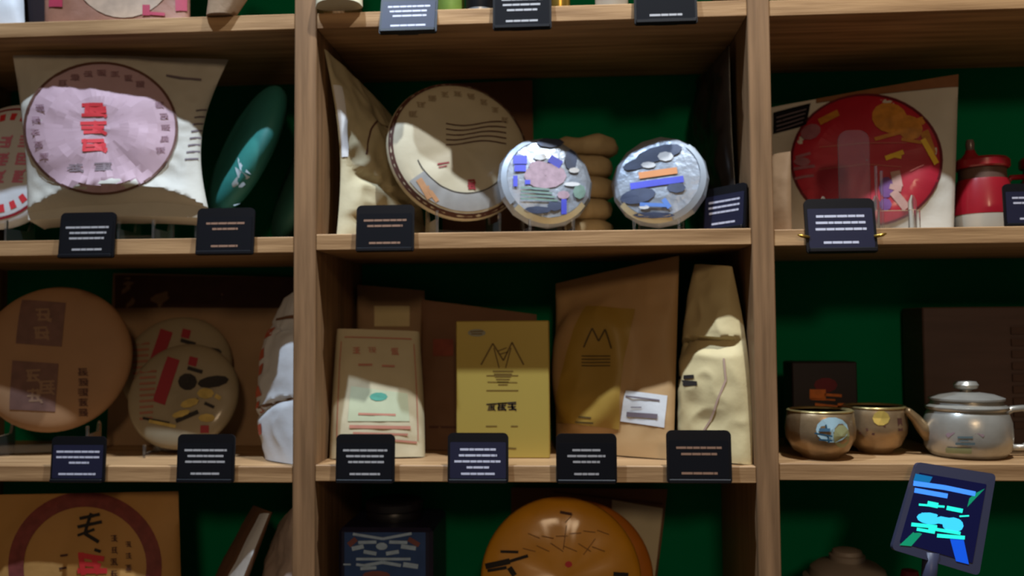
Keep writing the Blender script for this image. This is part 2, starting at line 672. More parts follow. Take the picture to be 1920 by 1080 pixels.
# upper row of tags, cut by the top of the picture
tag('glaring blue-grey price tag on the top board, beside the green jar', 764, 62, 1, [(0.40, 0), (0.36, 0), (0.32, 0.02), (0.33, 0)], CARD_B, INK_WB, lean=0.30)
tag('black price tag in the middle of the top board', 979, 55, 1, [(0.38, 0), (0.36, 0), (0.28, 0), (0.30, 0)], CARD, INK_W, lean=0.12)
tag('black price tag at the right end of the centre bay top board', 1249, 45, 1, [(0.38, 0), (0.3, 0), (0.28, 0)], CARD, INK_W, lean=0.12, wpx=118)
tag('black price tag below the pink round tea cake', 160, 484, 0, [(0.42, 0), (0.36, 0.02), (0.34, 0), (0.29, 0.02)], CARD, INK_W, lean=0.10)
tag('black price tag below the teal wrapped tea cake', 420, 478, 0, [(0.36, 0), (0.24, 0), (0.25, 0)], CARD, INK_P, lean=0.10, wpx=114)
tag('black price tag at the foot of the crumpled bag by the divider', 721, 472, 1, [(0.40, 0), (0.33, 0), (0.29, 0)], CARD, INK_P, lean=0.10)
tag('grey price tag with brass ends under the red tea cake', 1580, 474, 2, [(0.37, 0), (0.38, 0), (0.39, 0), (0.28, 0)], CARD_B, INK_WB, lean=0.16, wpx=128, clips=True)
tag('dark price tag beside the white foot of the red jar', 1937, 420, 2, [(0.38, 0), (0.36, 0), (0.25, 0)], CARD_B, INK_WB, Y=0.016, on_shelf=Z(1, 2), lean=0.05, wpx=100)
tag('navy price tag standing turned next to the foil cake with the orange stripe', 1356, 428, 1, [(0.40, 0), (0.40, 0), (0.38, 0), (0.3, 0)], CARD_B, INK_WB, yaw=-0.95, Y=0.045, on_shelf=Z(1, 1), lean=0.08, sc=0.98)
tag('black price tag with bright print below the big plain kraft cake', 144, 905, 0, [(0.43, 0), (0.43, 0), (0.2, 0.03), (0.37, 0)], CARD_B, INK_WB, lean=0.06, wpx=108)
tag('black price tag below the cakes with the ink landscape', 384, 905, 0, [(0.40, 0), (0.34, 0), (0.38, 0), (0.27, 0)], CARD, INK_W, lean=0.06)
tag('black price tag below the cream packet with red print', 684, 906, 1, [(0.41, 0), (0.35, 0), (0.33, 0.02), (0.28, 0)], CARD, INK_W, lean=0.06)
tag('black price tag with bright print in front of the gold box', 896, 906, 1, [(0.32, 0), (0.34, 0), (0.42, 0), (0.2, 0), (0.3, 0)], CARD_B, INK_WB, lean=0.08, wpx=114)
tag('black price tag below the kraft bag with the white sticker', 1100, 906, 1, [(0.25, 0), (0.34, 0), (0.24, 0), (0.22, 0)], CARD, INK_W, lean=-0.02)
tag('black price tag at the foot of the cream bag by the right divider', 1312, 906, 1, [(0.38, 0), (0.3, 0), (0.3, 0)], CARD, INK_P, lean=0.06, wpx=118)

# ------------------------------------------------------------------ row 1, left bay
z1 = Z(1, 0)
LILAC = mat('lilac_wrapper', 'b89aa4', rough=0.7, var=0.06, scale=18)
r, sf = bag('paper_bag', 'cream paper bag holding a round pink cake with three red characters', 'bag',
            P(52, 412, 0.030), P(394, 408, 0.042), P(428, 112, 0.108), P(24, 104, 0.062), 0.020, mat('pale_glassine_paper', 'bdb9ae', 0.6, var=0.05, scale=14, bump=0.25, bscale=45), 3, z1+0.018,
            wr=0.006, wf=17, disc=(0.43, 0.54, 0.40, 0.46, 0.010), bow=(0.02, 0.09, 0.0, 0.02), tuck=(0.045, 0.055, 0.105), nu=64, nv=64)
LO, HI = 0.0, 1.0
C0 = (190, 243)
def circ(cx, cy, rx, ry, n=40, k0=0.0, k1=1.0):
    out = []
    for i in range(n):
        a, b = 2*math.pi*i/n, 2*math.pi*(i+1)/n
        out.append([(cx+rx*k*math.cos(t), cy+ry*k*math.sin(t)) for k, t in ((k0, a), (k1, a), (k1, b), (k0, b))])
    return out
def rings(cx, cy, rx, ry, ks, n=40):
    out = []
    for a, b in zip(ks[:-1], ks[1:]):
        out += circ(cx, cy, rx, ry, n, a, b)
    return out
decal('printed_disc', r, sf, rings(190, 242, 142, 122, (0.01, 0.125, 0.25, 0.375, 0.5, 0.625, 0.75, 0.875, 1.0), 56), LILAC, 0.0022, n=1)
decal('printed_ring', r, sf, circ(190, 242, 145, 125, 60, 0.965, 1.0), mat('ring_brown_ink', '5e3c30', 0.7, var=0), 0.0030, n=1)
q = []
for (y, k) in ((208, 1), (241, 2), (274, 3)):
    q += glyph(152, y-13, 204, y+12, 40+k, 0.26)
decal('red_characters', r, sf, q, INK_R, 0.0034, n=2)
q = glyph(126, 308, 160, 324, 51, 0.2)+glyph(178, 306, 216, 322, 52, 0.2)
decal('grey_characters', r, sf, q, mat('soft_grey_ink', '84747a', 0.7, var=0), 0.0034, n=2)
q = []
for i, a in enumerate(list(range(150, 215, 13))+list(range(-25, 35, 12))+list(range(235, 310, 12))):
    x, y = 190+122*math.cos(rad(a)), 242+104*math.sin(rad(a))
    q += glyph(x-9, y-6, x+9, y+6, 60+i, 0.14)
decal('rim_characters', r, sf, q, mat('mauve_ink', '8d6a74', 0.7, var=0), 0.0034, n=1)
decal('side_text', r, sf, [stroke(312, 142, 378, 150, 4)]+[stroke(368-3*i, 208+13*i, 394-3*i, 207+13*i, 3) for i in range(8)], INK_G, 0.0014, n=2)
stand('clear stand under the pink cake bag', Vector((PX(262, 0.045, z1), 0.060, z1+0.022)), z1, 0.04, 0.2, 0.058, 0.06)

r, sf = cake('tea_cake', 'white round cake with a red rim ring at the left picture edge', P(18, 312, 0.14), 0.118, 0.04, rad(-6), rad(12), WHITE, 4)
LO, HI = -1, 1
decal('red_ring', r, sf, ring_uv(0.86, 0.90), INK_DR, space='uv', n=1)
q = []
for i in range(26):
    a = 360*i/26
    q += ring_uv(0.68, 0.80, a, a+7, 1)
decal('rim_characters', r, sf, q, INK_R, space='uv', n=1)
q = []
for i in range(3):
    for j in range(2):
        q += [[(x/100, y/100) for x, y in p] for p in glyph(-10+j*32, -35+i*28, 12+j*32, -14+i*28, 70+i+5*j, 0.16)]
decal('red_characters', r, sf, q, mat('pink_ink', 'cf7a96', 0.7, var=0), space='uv', n=1)
stand_for(r, 'clear stand under the white cake at the left picture edge', z1, 0.04, rad(12), 0.08, 0.05)

TEAL = mat('teal_wrapper', '2f7d76', rough=0.55, var=0.12, scale=10, bump=0.15, bscale=40)
TEAL_D = mat('dark_teal_wrapper', '2b5c50', rough=0.6, var=0.12, scale=10)
r, sf = cake('tea_cake', 'teal wrapped round cake turned sideways on a clear stand', P(463, 280, 0.165), 0.125, 0.05, rad(-52), rad(22), TEAL, 5)
q = [stroke(450, 316, 466, 312, 6), stroke(446, 331, 464, 327, 6), stroke(436, 348, 460, 343, 7), stroke(438, 388, 454, 386, 7)]
decal('white_characters', r, sf, q, mat('pale_teal_ink', 'b9c6cc', 0.7, var=0), n=2, guess=(0, -0.3))
zc = (Vector(r.location)).z
stand_for(r, 'clear stand under the teal cake', z1, 0.05, rad(22), 0.06, 0.04)
r, sf = cake('tea_cake', 'dark green cake half hidden behind the teal one beside the divider', P(556, 352, 0.215), 0.105, 0.035, rad(-60), rad(18), TEAL_D, 6)

# ------------------------------------------------------------------ row 1, centre bay
z1 = Z(1, 1)
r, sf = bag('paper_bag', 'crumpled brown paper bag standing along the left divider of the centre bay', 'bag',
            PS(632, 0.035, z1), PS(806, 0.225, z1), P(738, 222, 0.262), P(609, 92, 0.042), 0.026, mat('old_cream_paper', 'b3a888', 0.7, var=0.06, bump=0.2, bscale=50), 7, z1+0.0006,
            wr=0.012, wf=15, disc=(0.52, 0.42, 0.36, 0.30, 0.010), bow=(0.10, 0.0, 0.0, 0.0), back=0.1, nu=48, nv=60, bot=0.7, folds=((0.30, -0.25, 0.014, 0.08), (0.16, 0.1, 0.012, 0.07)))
LO, HI = 0, 1
decal('round_imprint', r, sf, ring_uv(0.97, 1.0, 15, 175, cu=0.52, cv=0.44, ku=0.36, kv=0.30), INK_B, space='uv', n=1)
decal('imprint_lines', r, sf, [[(0.40, y), (0.66, y+0.02), (0.66, y+0.03), (0.40, y+0.01)] for y in (0.5, 0.56, 0.62)], INK_B, space='uv', n=3)
o = decal('painted_lit_edge', r, sf, [[(0.0, 0.44), (0.03, 0.44), (0.055, 0.82), (0.0, 0.82)]], WHITE, 0.002, space='uv', n=8)  # light on the bag's near fold, painted as a white strip

CAKEW = mat('cream_cake_wrapper', 'b8ae94', rough=0.55, var=0.06, scale=16, bump=0.15, bscale=40, coat=0.25)
r, sf = bag('kraft_pouch', 'flat grey-brown pouch leaning on the back behind the big cream cake', 'bag',
            PS(830, 0.245, z1), PS(1003, 0.245, z1), P(998, 150, 0.287), P(826, 158, 0.287), 0.008, KRAFT_D, 8, z1+0.0006, wr=0.002)
r, sf = cake('tea_cake', 'large cream round cake with a brown rim and wavy script lines', P(861, 284, 0.112), 0.1235, 0.042, rad(23), rad(12), CAKEW, 9, wr=0.0022)
LO, HI = -1, 1
decal('brown_rim_band', r, sf, ring_uv(0.93, 0.985), INK_B, space='uv', n=1)
decal('grey_lower_band', r, sf, ring_uv(0.66, 0.90, 215, 318), mat('grey_print', '8f8e8c', 0.6, var=0.1), space='uv', n=2)
decal('thin_arc', r, sf, ring_uv(0.655, 0.668, 200, 345), INK_K, 0.0012, space='uv', n=1)
q = []
for i in range(5):
    y = 232+i*9
    for k in range(7):
        x = 836+k*16
        q.append(stroke(x, y+4*math.sin(k*0.8+0.3*i), x+17, y+4*math.sin((k+1)*0.8+0.3*i), 2.2))
decal('script_lines', r, sf, q, INK_B, 0.0012, n=1)
q = []
for i, a in enumerate(range(35, 150, 14)):
    q += [[(0.78*math.cos(rad(a))+(x-0.5)*0.12, 0.78*math.sin(rad(a))+(y-0.5)*0.1) for x, y in p] for p in glyph(0, 0, 1, 1, 90+i, 0.16)]
decal('rim_characters', r, sf, q, mat('faint_tan_ink', '94846a', 0.7, var=0), space='uv', n=1)
q = [stroke(820, 308, 842, 305, 3), stroke(822, 314, 838, 311, 2)]+glyph(876, 336, 892, 356, 99, 0.2)
decal('small_red_mark', r, sf, q, INK_DR, 0.0012, n=1)
q = [stroke(785, 336, 806, 372, 12), stroke(800, 350, 820, 378, 8)]
decal('orange_patch', r, sf, q, mat('orange_print', 'b98a62', 0.7, var=0.2), 0.001, n=2)
stand_for(r, 'clear stand under the big cream cake', z1, 0.042, rad(14), 0.105, 0.05)

FOIL = mat('silver_foil', '98a0ac', rough=0.35, metal=0.35, var=0.12, scale=30, bump=0.4, bscale=70)
FOILR = mat('pale_foil_rim', 'aeb8c4', rough=0.4, metal=0.3, var=0.05, scale=30)
BLUE1 = mat('violet_blue_print', '4a52c8', 0.5, var=0.1)
PINK1 = mat('rose_grey_print', 'a58c98', 0.6, var=0.2, scale=90)
GRN1 = mat('sage_print', '6f8a80', 0.6, var=0.2, scale=90)
NAVY1 = mat('dark_slate_print', '3c4660', 0.6, var=0.2)
ORNG1 = mat('orange_stripe_print', 'd08a55', 0.5, var=0.05)
GOLDR = mat('cream_foil_edge', 'c2b795', 0.45, var=0.1)

def foil_cake(label, px, py, Rpx, yaw, seed):
    C = P(px, py, 0.085)
    return cake('foil_cake', label, C, Rpx*0.000868, 0.040, yaw, rad(13), FOIL, seed, facet=True, seg=16, group='small foil wrapped cakes')
r, sf = foil_cake('small silver foil cake with blue and pink picture in front of the stack', 1022, 343, 91, rad(14), 11)
decal('left_rim_band', r, sf, ring_uv(0.84, 0.95, 110, 215, 12), FOILR, 0.0014, space='uv', n=1)
decal('lower_rim_band', r, sf, ring_uv(0.84, 0.95, 222, 325, 12), GOLDR, 0.0014, space='uv', n=1)
decal('blue_patches', r, sf, [rect(962, 292, 988, 308), rect(964, 310, 986, 322), stroke(1030, 297, 1052, 310, 15), rect(984, 338, 994, 346), rect(1052, 374, 1062, 402), rect(962, 330, 970, 350)], BLUE1, 0.0016, n=2)
decal('pink_picture', r, sf, blob(1022, 330, 40, 24, 12)+blob(1056, 366, 12, 8, 8)+blob(1010, 312, 20, 10, 8), PINK1, 0.0015, n=2)
decal('green_stripes', r, sf, [stroke(976, 352+7*i, 1030+5*i, 356+7*i, 3.2) for i in range(4)]+blob(1086, 360, 12, 14, 8), GRN1, 0.0019, n=2)
decal('dark_patches', r, sf, blob(1040, 386, 14, 10, 8)+blob(1032, 268, 26, 9, 8)+blob(1008, 394, 26, 7, 8)+blob(1070, 300, 12, 20, 8), NAVY1, 0.0013, n=2)
decal('white_spots', r, sf, blob(1012, 295, 13, 6, 8)+blob(1076, 320, 10, 5, 8)+blob(1072, 346, 16, 4, 8), WHITE, 0.002, n=1)
stand_for(r, 'clear stand under the foil cake with the blue and pink picture', z1, 0.04, rad(13), 0.07, 0.04)
r, sf = foil_cake('small silver foil cake with an orange and a violet stripe', 1237, 341, 91, rad(-14), 12)
decal('rim_band', r, sf, ring_uv(0.84, 0.95, -70, 50, 14), FOILR, 0.0014, space='uv', n=1)
decal('lower_rim_band', r, sf, ring_uv(0.84, 0.95, 215, 288, 10), GOLDR, 0.0014, space='uv', n=1)
decal('orange_stripe', r, sf, [stroke(1198, 330, 1270, 320, 12)], ORNG1, 0.0018, n=3)
decal('violet_stripe', r, sf, [stroke(1182, 350, 1282, 336, 12)], BLUE1, 0.0018, n=3)
decal('dark_picture', r, sf, blob(1196, 368, 34, 14, 12, -0.2)+blob(1236, 288, 46, 14, 10, -0.25)+blob(1200, 306, 34, 10, 10, -0.3)+blob(1268, 352, 18, 10, 8)+blob(1226, 404, 40, 6, 8), NAVY1, 0.0014, n=2)
decal('white_spots', r, sf, blob(1216, 310, 14, 6, 8)+blob(1248, 294, 15, 9, 8)+blob(1208, 389, 10, 4, 8), WHITE, 0.002, n=1)
decal('blue_streaks', r, sf, [stroke(1200, 384, 1256, 386, 7), stroke(1244, 374, 1256, 390, 9)], mat('sky_blue_print', '5a82cc', 0.5, var=0.1), 0.0022, n=2)
stand_for(r, 'clear stand under the foil cake with the orange stripe', z1, 0.04, rad(13), 0.07, 0.04)

# the pile of small paper-wrapped cakes
words = ['lowest', 'second lowest', 'middle', 'second highest', 'topmost']
xs = [1098, 1094, 1100, 1096, 1100]
hcur = z1+0.0005
for i in range(5):
    hh = 0.0365 if i < 4 else 0.033
    Rr = 0.050 if i < 4 else 0.054
    c = PS(xs[i], 0.185, hcur+hh/2)
    t = thing('mini_cake', words[i]+' of the small beige paper-wrapped cakes piled behind the foil cakes', 'tea cake', (c.x, c.y, hcur), (0, 0, 0.7*i), 'pile of small wrapped cakes')
    b = MB()
    prof = [(0, 0), (Rr*0.75, 0.0), (Rr*0.95, hh*0.2), (Rr, hh*0.5), (Rr*0.94, hh*0.8), (Rr*0.7, hh*0.99), (0, hh*0.99)]
    b.lathe(prof, 36)
    for v in b.v:
        a = math.atan2(v.y, v.x)
        k = 1+0.035*math.sin(5*a+i)+0.02*math.sin(11*a)
        v.x *= k
        v.y *= k
        if i == 4 and v.z > hh*0.5:
            v.z += 0.004*math.sin(3*a)
    b.build('wrapper', mat('beige_tissue', 'b8a37c', 0.7, var=0.12, scale=30, bump=0.3, bscale=70), t, True)
    b = MB().tube([(0, 0, hh*0.97), (0.003, 0.002, hh*0.985), (0.006, 0.0, hh*0.998)], [0.012, 0.007, 0.004], 8)
    for v in b.v:
        v.z = min(v.z, hh-0.0002)
    b.build('paper_twist', mat('beige_tissue', 'b8a37c'), t, True)
    hcur += hh+0.0003

POUCH = mat('smoky_film', '2e2826', rough=0.35, var=0.2, scale=8, bump=0.3, bscale=30)
r, sf = bag('film_pouch', 'dark smoky pouch standing against the right divider of the centre bay', 'bag',
            PS(1318, 0.27, z1), PS(1384, 0.075, z1), P(1366, 84, 0.085), P(1304, 150, 0.27), 0.018, POUCH, 13, z1+0.0006,
            wr=0.010, wf=14, back=0.05, bow=(0.05, 0.04, 0.02, 0))

# ------------------------------------------------------------------ row 1, right bay
z1 = Z(1, 2)
r, sf = bag('paper_bag', 'cream bag with a big red round cake and a golden dragon swirl', 'bag',
            PS(1440, 0.185, z1), PS(1788, 0.100, z1), P(1797, 140, 0.150), P(1424, 206, 0.240), 0.018, MATS['pale_glassine_paper'], 14, z1+0.0006,
            wr=0.003, wf=14, disc=(0.53, 0.47, 0.40, 0.45, 0.014), back=0.2, nu=48, nv=44, bow=(0, 0.0, 0.0, 0), bot=0.6, pe=5)
LO, HI = 0, 1
REDC = mat('crimson_wrapper', 'a3152c', rough=0.5, var=0.1, scale=12, coat=0.3)
decal('red_disc', r, sf, rings(1625, 301, 141, 123, (0.01, 0.35, 0.7, 1.0), 48), REDC, 0.0012, n=2)
GOLDP = mat('gold_print', 'b5782c', rough=0.5, var=0.25, scale=60)
YELP = mat('yellow_print', 'd8b02a', rough=0.5, var=0.1)
decal('golden_swirl', r, sf, blob(1668, 222, 34, 28, 14, 0.3)+blob(1705, 240, 26, 22, 12, 0.5)+[stroke(1722, 222, 1748, 290, 16), stroke(1640, 262, 1700, 246, 7), stroke(1690, 262, 1728, 268, 6)]+[stroke(1536, 230, 1572, 212, 12)], GOLDP, 0.0022, n=2)
decal('yellow_strokes', r, sf, [stroke(1730, 262, 1756, 308, 10), stroke(1660, 298, 1694, 286, 9), stroke(1668, 292, 1690, 296, 6)], YELP, 0.0027, n=2)
decal('pale_clouds', r, sf, blob(1520, 248, 20, 14, 10, -0.4)+blob(1504, 304, 16, 8, 8)+[stroke(1488, 318, 1528, 312, 6), stroke(1492, 296, 1520, 288, 5), stroke(1490, 336, 1526, 330, 5)], mat('dusty_rose_print', '8a5560', 0.6, var=0.2, scale=60), 0.0022, n=2)
decal('violet_figure', r, sf, blob(1662, 352, 14, 20, 10)+blob(1660, 384, 12, 12, 8), mat('violet_print', '6a3f7c', 0.6, var=0.2), 0.0022, n=2)
decal('pale_figure', r, sf, [stroke(1678, 322, 1684, 352, 18), stroke(1674, 360, 1700, 392, 16), stroke(1668, 350, 1690, 356, 10)], mat('flesh_print', 'b08a80', 0.6, var=0.2), 0.0027, n=2)
decal('brown_ring_edge', r, sf, circ(1625, 301, 143, 125, 48, 0.965, 1.0), mat('maroon_edge', '5c1420', 0.6, var=0), 0.0017, n=1)
decal('thin_gold_lines', r, sf, [stroke(1536, 277, 1610, 270, 1.6), stroke(1610, 270, 1700, 269, 1.6), stroke(1536, 319, 1620, 309, 1.6), stroke(1620, 309, 1690, 314, 1.6), stroke(1706, 322, 1732, 310, 1.6)], mat('rose_gold_line', 'b05a50', 0.5, var=0), 0.0024, n=3)
decal('brown_top_fold', r, sf, [[(0.3, 0.965), (1.0, 0.918), (1.0, 1.0), (0.3, 1.0)]], mat('brown_fold', '7a5030', 0.7, var=0.1), 0.0016, space='uv', n=8)
st = decal('black_sticker', r, sf, [[(1450, 252), (1512, 234), (1520, 194), (1450, 212)]], CARD, 0.002, n=4, guess=(0.15, 0.8))
decal('sticker_print', r, sf, [stroke(1456, 222+8*i, 1512-2*i, 206+8*i, 2) for i in range(4)], INK_G, 0.0028, n=2, guess=(0.15, 0.8), under=st)

r, sf = bag('kraft_packet', 'small dull brown packet between the divider and the red cake bag', 'bag',
            PS(1442, 0.075, z1), PS(1484, 0.055, z1), P(1482, 284, 0.075), P(1446, 290, 0.095), 0.010, KRAFT, 15, z1+0.0006, wr=0.002, nu=16, nv=24)

# clear acrylic easel in front of the red cake
cx = PX(1605, 0.03, z1)
t = thing('display_easel', 'clear acrylic easel with a tall rounded tongue in front of the red cake', 'display stand', (cx, 0.03, z1))
MB().rrect(0.047, 0.155, 0.0025, 0.016, 0.003, y0=0.0, z0=0.0).build('tongue', mat('thin_acrylic', 'f0eaea', rough=0.05, var=0.0, trans=0.985, ior=1.4), t)
MB().box((-0.060, -0.004, 0.0), (0.095, -0.0005, 0.030), 0.001).build('front_bar', CLEAR, t)
for xx in (-0.050, 0.028, 0.082):
    b = MB().tube([(xx, -0.006, 0.002), (xx, -0.007, 0.042), (xx, -0.007, 0.052)], [0.006, 0.006, 0.002], 12)
    autosmooth(b.build('prong', CLEAR, t))
for s in (0.031, 0.039):
    MB().box((s, 0.0, 0.0), (s+0.003, 0.003, 0.13-s)).build('side_rib', CLEAR, t)

REDJ = mat('red_glaze', '921422', rough=0.35, var=0.05, coat=0.4)
WHJ = mat('white_glaze', 'b5aea0', rough=0.35, var=0.04)
BAND = mat('brown_band', '5a4238', rough=0.5, var=0.1)
def jar(label, px, Y, s=1.0, handle=False):
    x = PX(px, Y, z1)
    t = thing('red_jar', label, 'jar', (x, Y, z1+0.0004), (0, 0, 0), 'red jars with white feet')
    k = 0.000835*s*(1.3+Y)/1.365
    def L(p, n=44):
        return MB().lathe([(a*k, b*k) for a, b in p], n)
    autosmooth(L([(0, 0), (46, 0), (51, 4), (53, 16), (53, 37), (0, 37)]).build('white_foot', WHJ, t))
    autosmooth(L([(0, 37.2), (53.5, 37.2), (53, 52), (49, 76), (45, 97), (43, 103), (0, 103)]).build('body', REDJ, t))
    autosmooth(L([(0, 103.2), (41, 103.2), (40, 124), (0, 124)]).build('neck_band', BAND, t))
    autosmooth(L([(0, 124.2), (45, 124.2), (47, 127), (47, 138), (43, 143), (20, 147), (0, 148)]).build('lid', REDJ, t))
    lid = t.children[-1]
    b = L([(0, 145), (17, 145), (10, 154), (8, 160), (0, 160)], 20)
    for v in b.v:
        v.x -= 20*k
    autosmooth(b.build('knob_base', REDJ, lid))
    b = L([(0, 160.2), (7, 160.2), (8, 172), (6, 180), (0, 181)], 20)
    for v in b.v:
        v.x -= 20*k
    autosmooth(b.build('knob', mat('smoked_glass', '6a5550', 0.2, var=0.1), lid))
    if handle:
        b = MB().tube([(-44*k, 0, 108*k), (-66*k, 0, 107*k), (-76*k, 0, 96*k), (-70*k, 0, 70*k), (-50*k, 0, 55*k)], 5*k, 12)
        b.build('handle', REDJ, t, True)
    return t
jar('red lidded jar with brown neck and white foot right of the red cake', 1845, 0.138)
jar('red handled jar cut by the right picture edge', 1970, 0.15, 1.02, True)

# ------------------------------------------------------------------ row 2, left bay
z2 = Z(2, 0)
KCAKE = mat('plain_kraft_wrapper', '987250', rough=0.65, var=0.06, scale=20, bump=0.1, bscale=50)
r, sf = bag('kraft_pouch', 'wide dull kraft pouch standing behind the ink landscape cakes', 'bag',
            PS(200, 0.235, z2), PS(566, 0.235, z2), P(566, 520, 0.28), P(212, 512, 0.28), 0.012, KRAFT, 21, z2+0.0006, wr=0.004, wf=12)
LO, HI = 0, 1
decal('dark_top_band', r, sf, [rect(216, 516, 556, 578)], mat('umber_brown', '4a3028', 0.7, var=0.1), 0.001, n=6)  # upper part of the pouch coloured darker brown
r, sf = cake('tea_cake', 'big plain kraft round cake with two square stamps', P(104, 672, 0.122), 0.1262, 0.040, rad(12), rad(10), KCAKE, 22, wr=0.0008)
LO, HI = -1, 1
STAMP = mat('stamp_print', '6c4c42', 0.7, var=0.15, scale=60)
decal('square_stamps', r, sf, [[(30, 644), (116, 650), (124, 568), (42, 562)], [(18, 768), (104, 772), (110, 682), (24, 676)]], STAMP, 0.001, n=6)
q = []
for i, (x, y) in enumerate(((82, 590), (78, 624), (62, 704), (66, 742), (88, 726))):
    q += glyph(x-16, y-14, x+16, y+14, 120+i, 0.14)
decal('stamp_figures', r, sf, q, mat('stamp_light', '8a6a52', 0.7, var=0), 0.0016, n=1)
q = []
for i in range(5):
    q += glyph(146, 690+i*19, 166, 705+i*19, 130+i, 0.14)
decal('column_of_text', r, sf, q, INK_B, 0.001, n=1)
stand_for(r, 'clear stand under the big plain kraft cake', z2, 0.04, rad(10), 0.14, 0.055)

INKC = mat('ink_cake_wrapper', '8e8066', rough=0.5, var=0.08, scale=16, coat=0.3)
LEAFP = mat('ochre_print', 'b49a50', 0.6, var=0.2, scale=60)
def ink_cake(label, cx, cy, Y, seed):
    r, sf = cake('tea_cake', label, P(cx, cy, Y), 0.0925*(1.3+Y)/1.42, 0.032, rad(6), rad(20), INKC, seed, group='cakes with an ink landscape')
    def m(pts):
        return [[(x-345+cx, y-742+cy) for x, y in q] for q in pts]
    decal('red_bar', r, sf, m([stroke(326, 672, 298, 756, 24), stroke(364, 670, 360, 686, 16)]), INK_DR, 0.0012, n=3)
    decal('ink_mountains', r, sf, m(blob(352, 716, 18, 16, 10)+blob(400, 716, 30, 11, 10, -0.15)+[stroke(330, 790, 372, 772, 8), stroke(352, 758, 372, 750, 7), stroke(384, 756, 402, 764, 6), stroke(352, 690, 380, 698, 7), stroke(268, 784, 318, 794, 5)]), INK_K, 0.0012, n=2)
    decal('ochre_rocks', r, sf, m(blob(356, 756, 18, 8, 8, -0.3)+blob(386, 738, 16, 10, 8)+blob(340, 776, 18, 6, 8, -0.3)+blob(388, 784, 16, 8, 8)+[stroke(280, 790, 330, 800, 6), stroke(404, 742, 414, 748, 8)]), LEAFP, 0.0018, n=2)
    q = []
    for i in range(9):
        q.append(stroke(262, 698+i*11, 294-i, 696+i*11, 4.5))
    decal('small_red_text', r, sf, m(q), mat('rust_print', '94604c', 0.7, var=0), 0.0012, n=1)
    decal('red_seal', r, sf, m([rect(376, 798, 392, 812)]), INK_DR, 0.0012, n=1)
    return r
ink_cake('rear cake with red bar and ink landscape, showing above its twin', 332, 690, 0.205, 24)
r = ink_cake('front cake with red bar and ink landscape, low behind its tag', 345, 742, 0.145, 23)
stand_for(r, 'clear stand under the ink landscape cakes', z2, 0.032, rad(20), 0.09, 0.045)

r, sf = bag('paper_bag', 'white paper bag with orange-red print squeezed against the left divider', 'bag',
            PS(500, 0.075, z2), PS(559, 0.02, z2), P(566, 540, 0.075), P(532, 562, 0.14), 0.022, WHITE, 25, z2+0.0006,
            wr=0.006, wf=16, bow=(-0.55, 0, 0, 0), back=0.3, bot=0.5, nu=34, nv=64, folds=((0.33, 0.1, 0.012, 0.06), (0.80, -0.1, 0.010, 0.05)))
LO, HI = 0, 1
q = []
for i in range(6):
    v = 0.14+i*0.115+0.02*(i % 2)
    q.append([(0.14+0.03*(i % 2), v), (0.30+0.05*((i*7) % 3), v+0.012), (0.34-0.03*(i % 3), v+0.075), (0.16, v+0.06)])
decal('orange_print', r, sf, q, mat('rust_red_print', 'b2553c', 0.7, var=0.2), 0.0014, space='uv', n=2)
decal('seam', r, sf, [[(0.30, 0.30), (0.98, 0.36), (0.98, 0.372), (0.30, 0.312)], [(0.35, 0.84), (0.98, 0.82), (0.98, 0.84), (0.35, 0.855)]], KRAFT_D, 0.0014, space='uv', n=5)

# ------------------------------------------------------------------ row 2, centre bay
z2 = Z(2, 1)
PK = mat('cream_packet_paper', 'c4b898', rough=0.7, var=0.06, scale=14, bump=0.15, bscale=50)
r, sf = bag('kraft_pouch', 'brown kraft pouch with a pale label behind the cream packet', 'bag',
            PS(668, 0.20, z2), PS(800, 0.20, z2), P(796, 545, 0.24), P(670, 534, 0.24), 0.014, KRAFT, 26, z2+0.0006, wr=0.003, nu=20, nv=26)
decal('pale_label', r, sf, [rect(702, 574, 768, 612)], CREAM_Y, 0.001, n=4, guess=(0.5, 0.8))
r, sf = bag('kraft_pouch', 'wide dark kraft pouch behind the gold box', 'bag',
            PS(786, 0.165, z2), PS(1012, 0.165, z2), P(1006, 590, 0.215), P(790, 562, 0.215), 0.016, KRAFT_D, 27, z2+0.0006, wr=0.005, wf=14)
decal('red_mark', r, sf, [rect(812, 636, 850, 668)], mat('faded_red', '7c3a2a', 0.7, var=0.2), 0.001, n=2, guess=(0.2, 0.8))
decal('seam', r, sf, [[(0.0, 0.14), (1.0, 0.14), (1.0, 0.155), (0.0, 0.155)]], INK_B, 0.001, space='uv', n=8)
r, sf = bag('paper_packet', 'cream paper packet with red printed border left of the gold box', 'packet',
            PS(618, 0.060, z2), PS(797, 0.085, z2), P(786, 622, 0.128), P(632, 617, 0.108), 0.018, PK, 28, z2+0.0006,
            wr=0.0025, wf=16, bow=(-0.01, -0.015, 0, 0), top=0.3, bot=0.7, pe=6)
RP = mat('faint_red_print', 'b97c68', 0.7, var=0.1)
decal('red_border', r, sf, [stroke(646, 632, 772, 636, 2.6), stroke(640, 640, 632, 820, 2), stroke(776, 645, 784, 825, 2), stroke(740, 826, 782, 830, 4)], RP, 0.0012, n=8)
decal('pale_green_panel', r, sf, [[(652, 790), (768, 790), (764, 738), (658, 724)]], mat('pale_green_print', 'b8bd9c', 0.7, var=0.05), 0.001, n=5)
decal('green_emblem', r, sf, blob(710, 744, 17, 8, 10), mat('teal_ink', '4f9a86', 0.7, var=0.1), 0.0016, n=1)
q = [stroke(655, 800, 770, 802, 6), stroke(662, 812, 765, 815, 4), stroke(672, 776, 742, 778, 4)]
q += glyph(660, 650, 676, 664, 201, 0.14)+glyph(732, 652, 748, 666, 202, 0.14)+glyph(690, 650, 706, 662, 203, 0.1)+[stroke(672, 684, 698, 684, 4), stroke(716, 686, 740, 687, 4)]
decal('red_text', r, sf, q, RP, 0.0016, n=2)

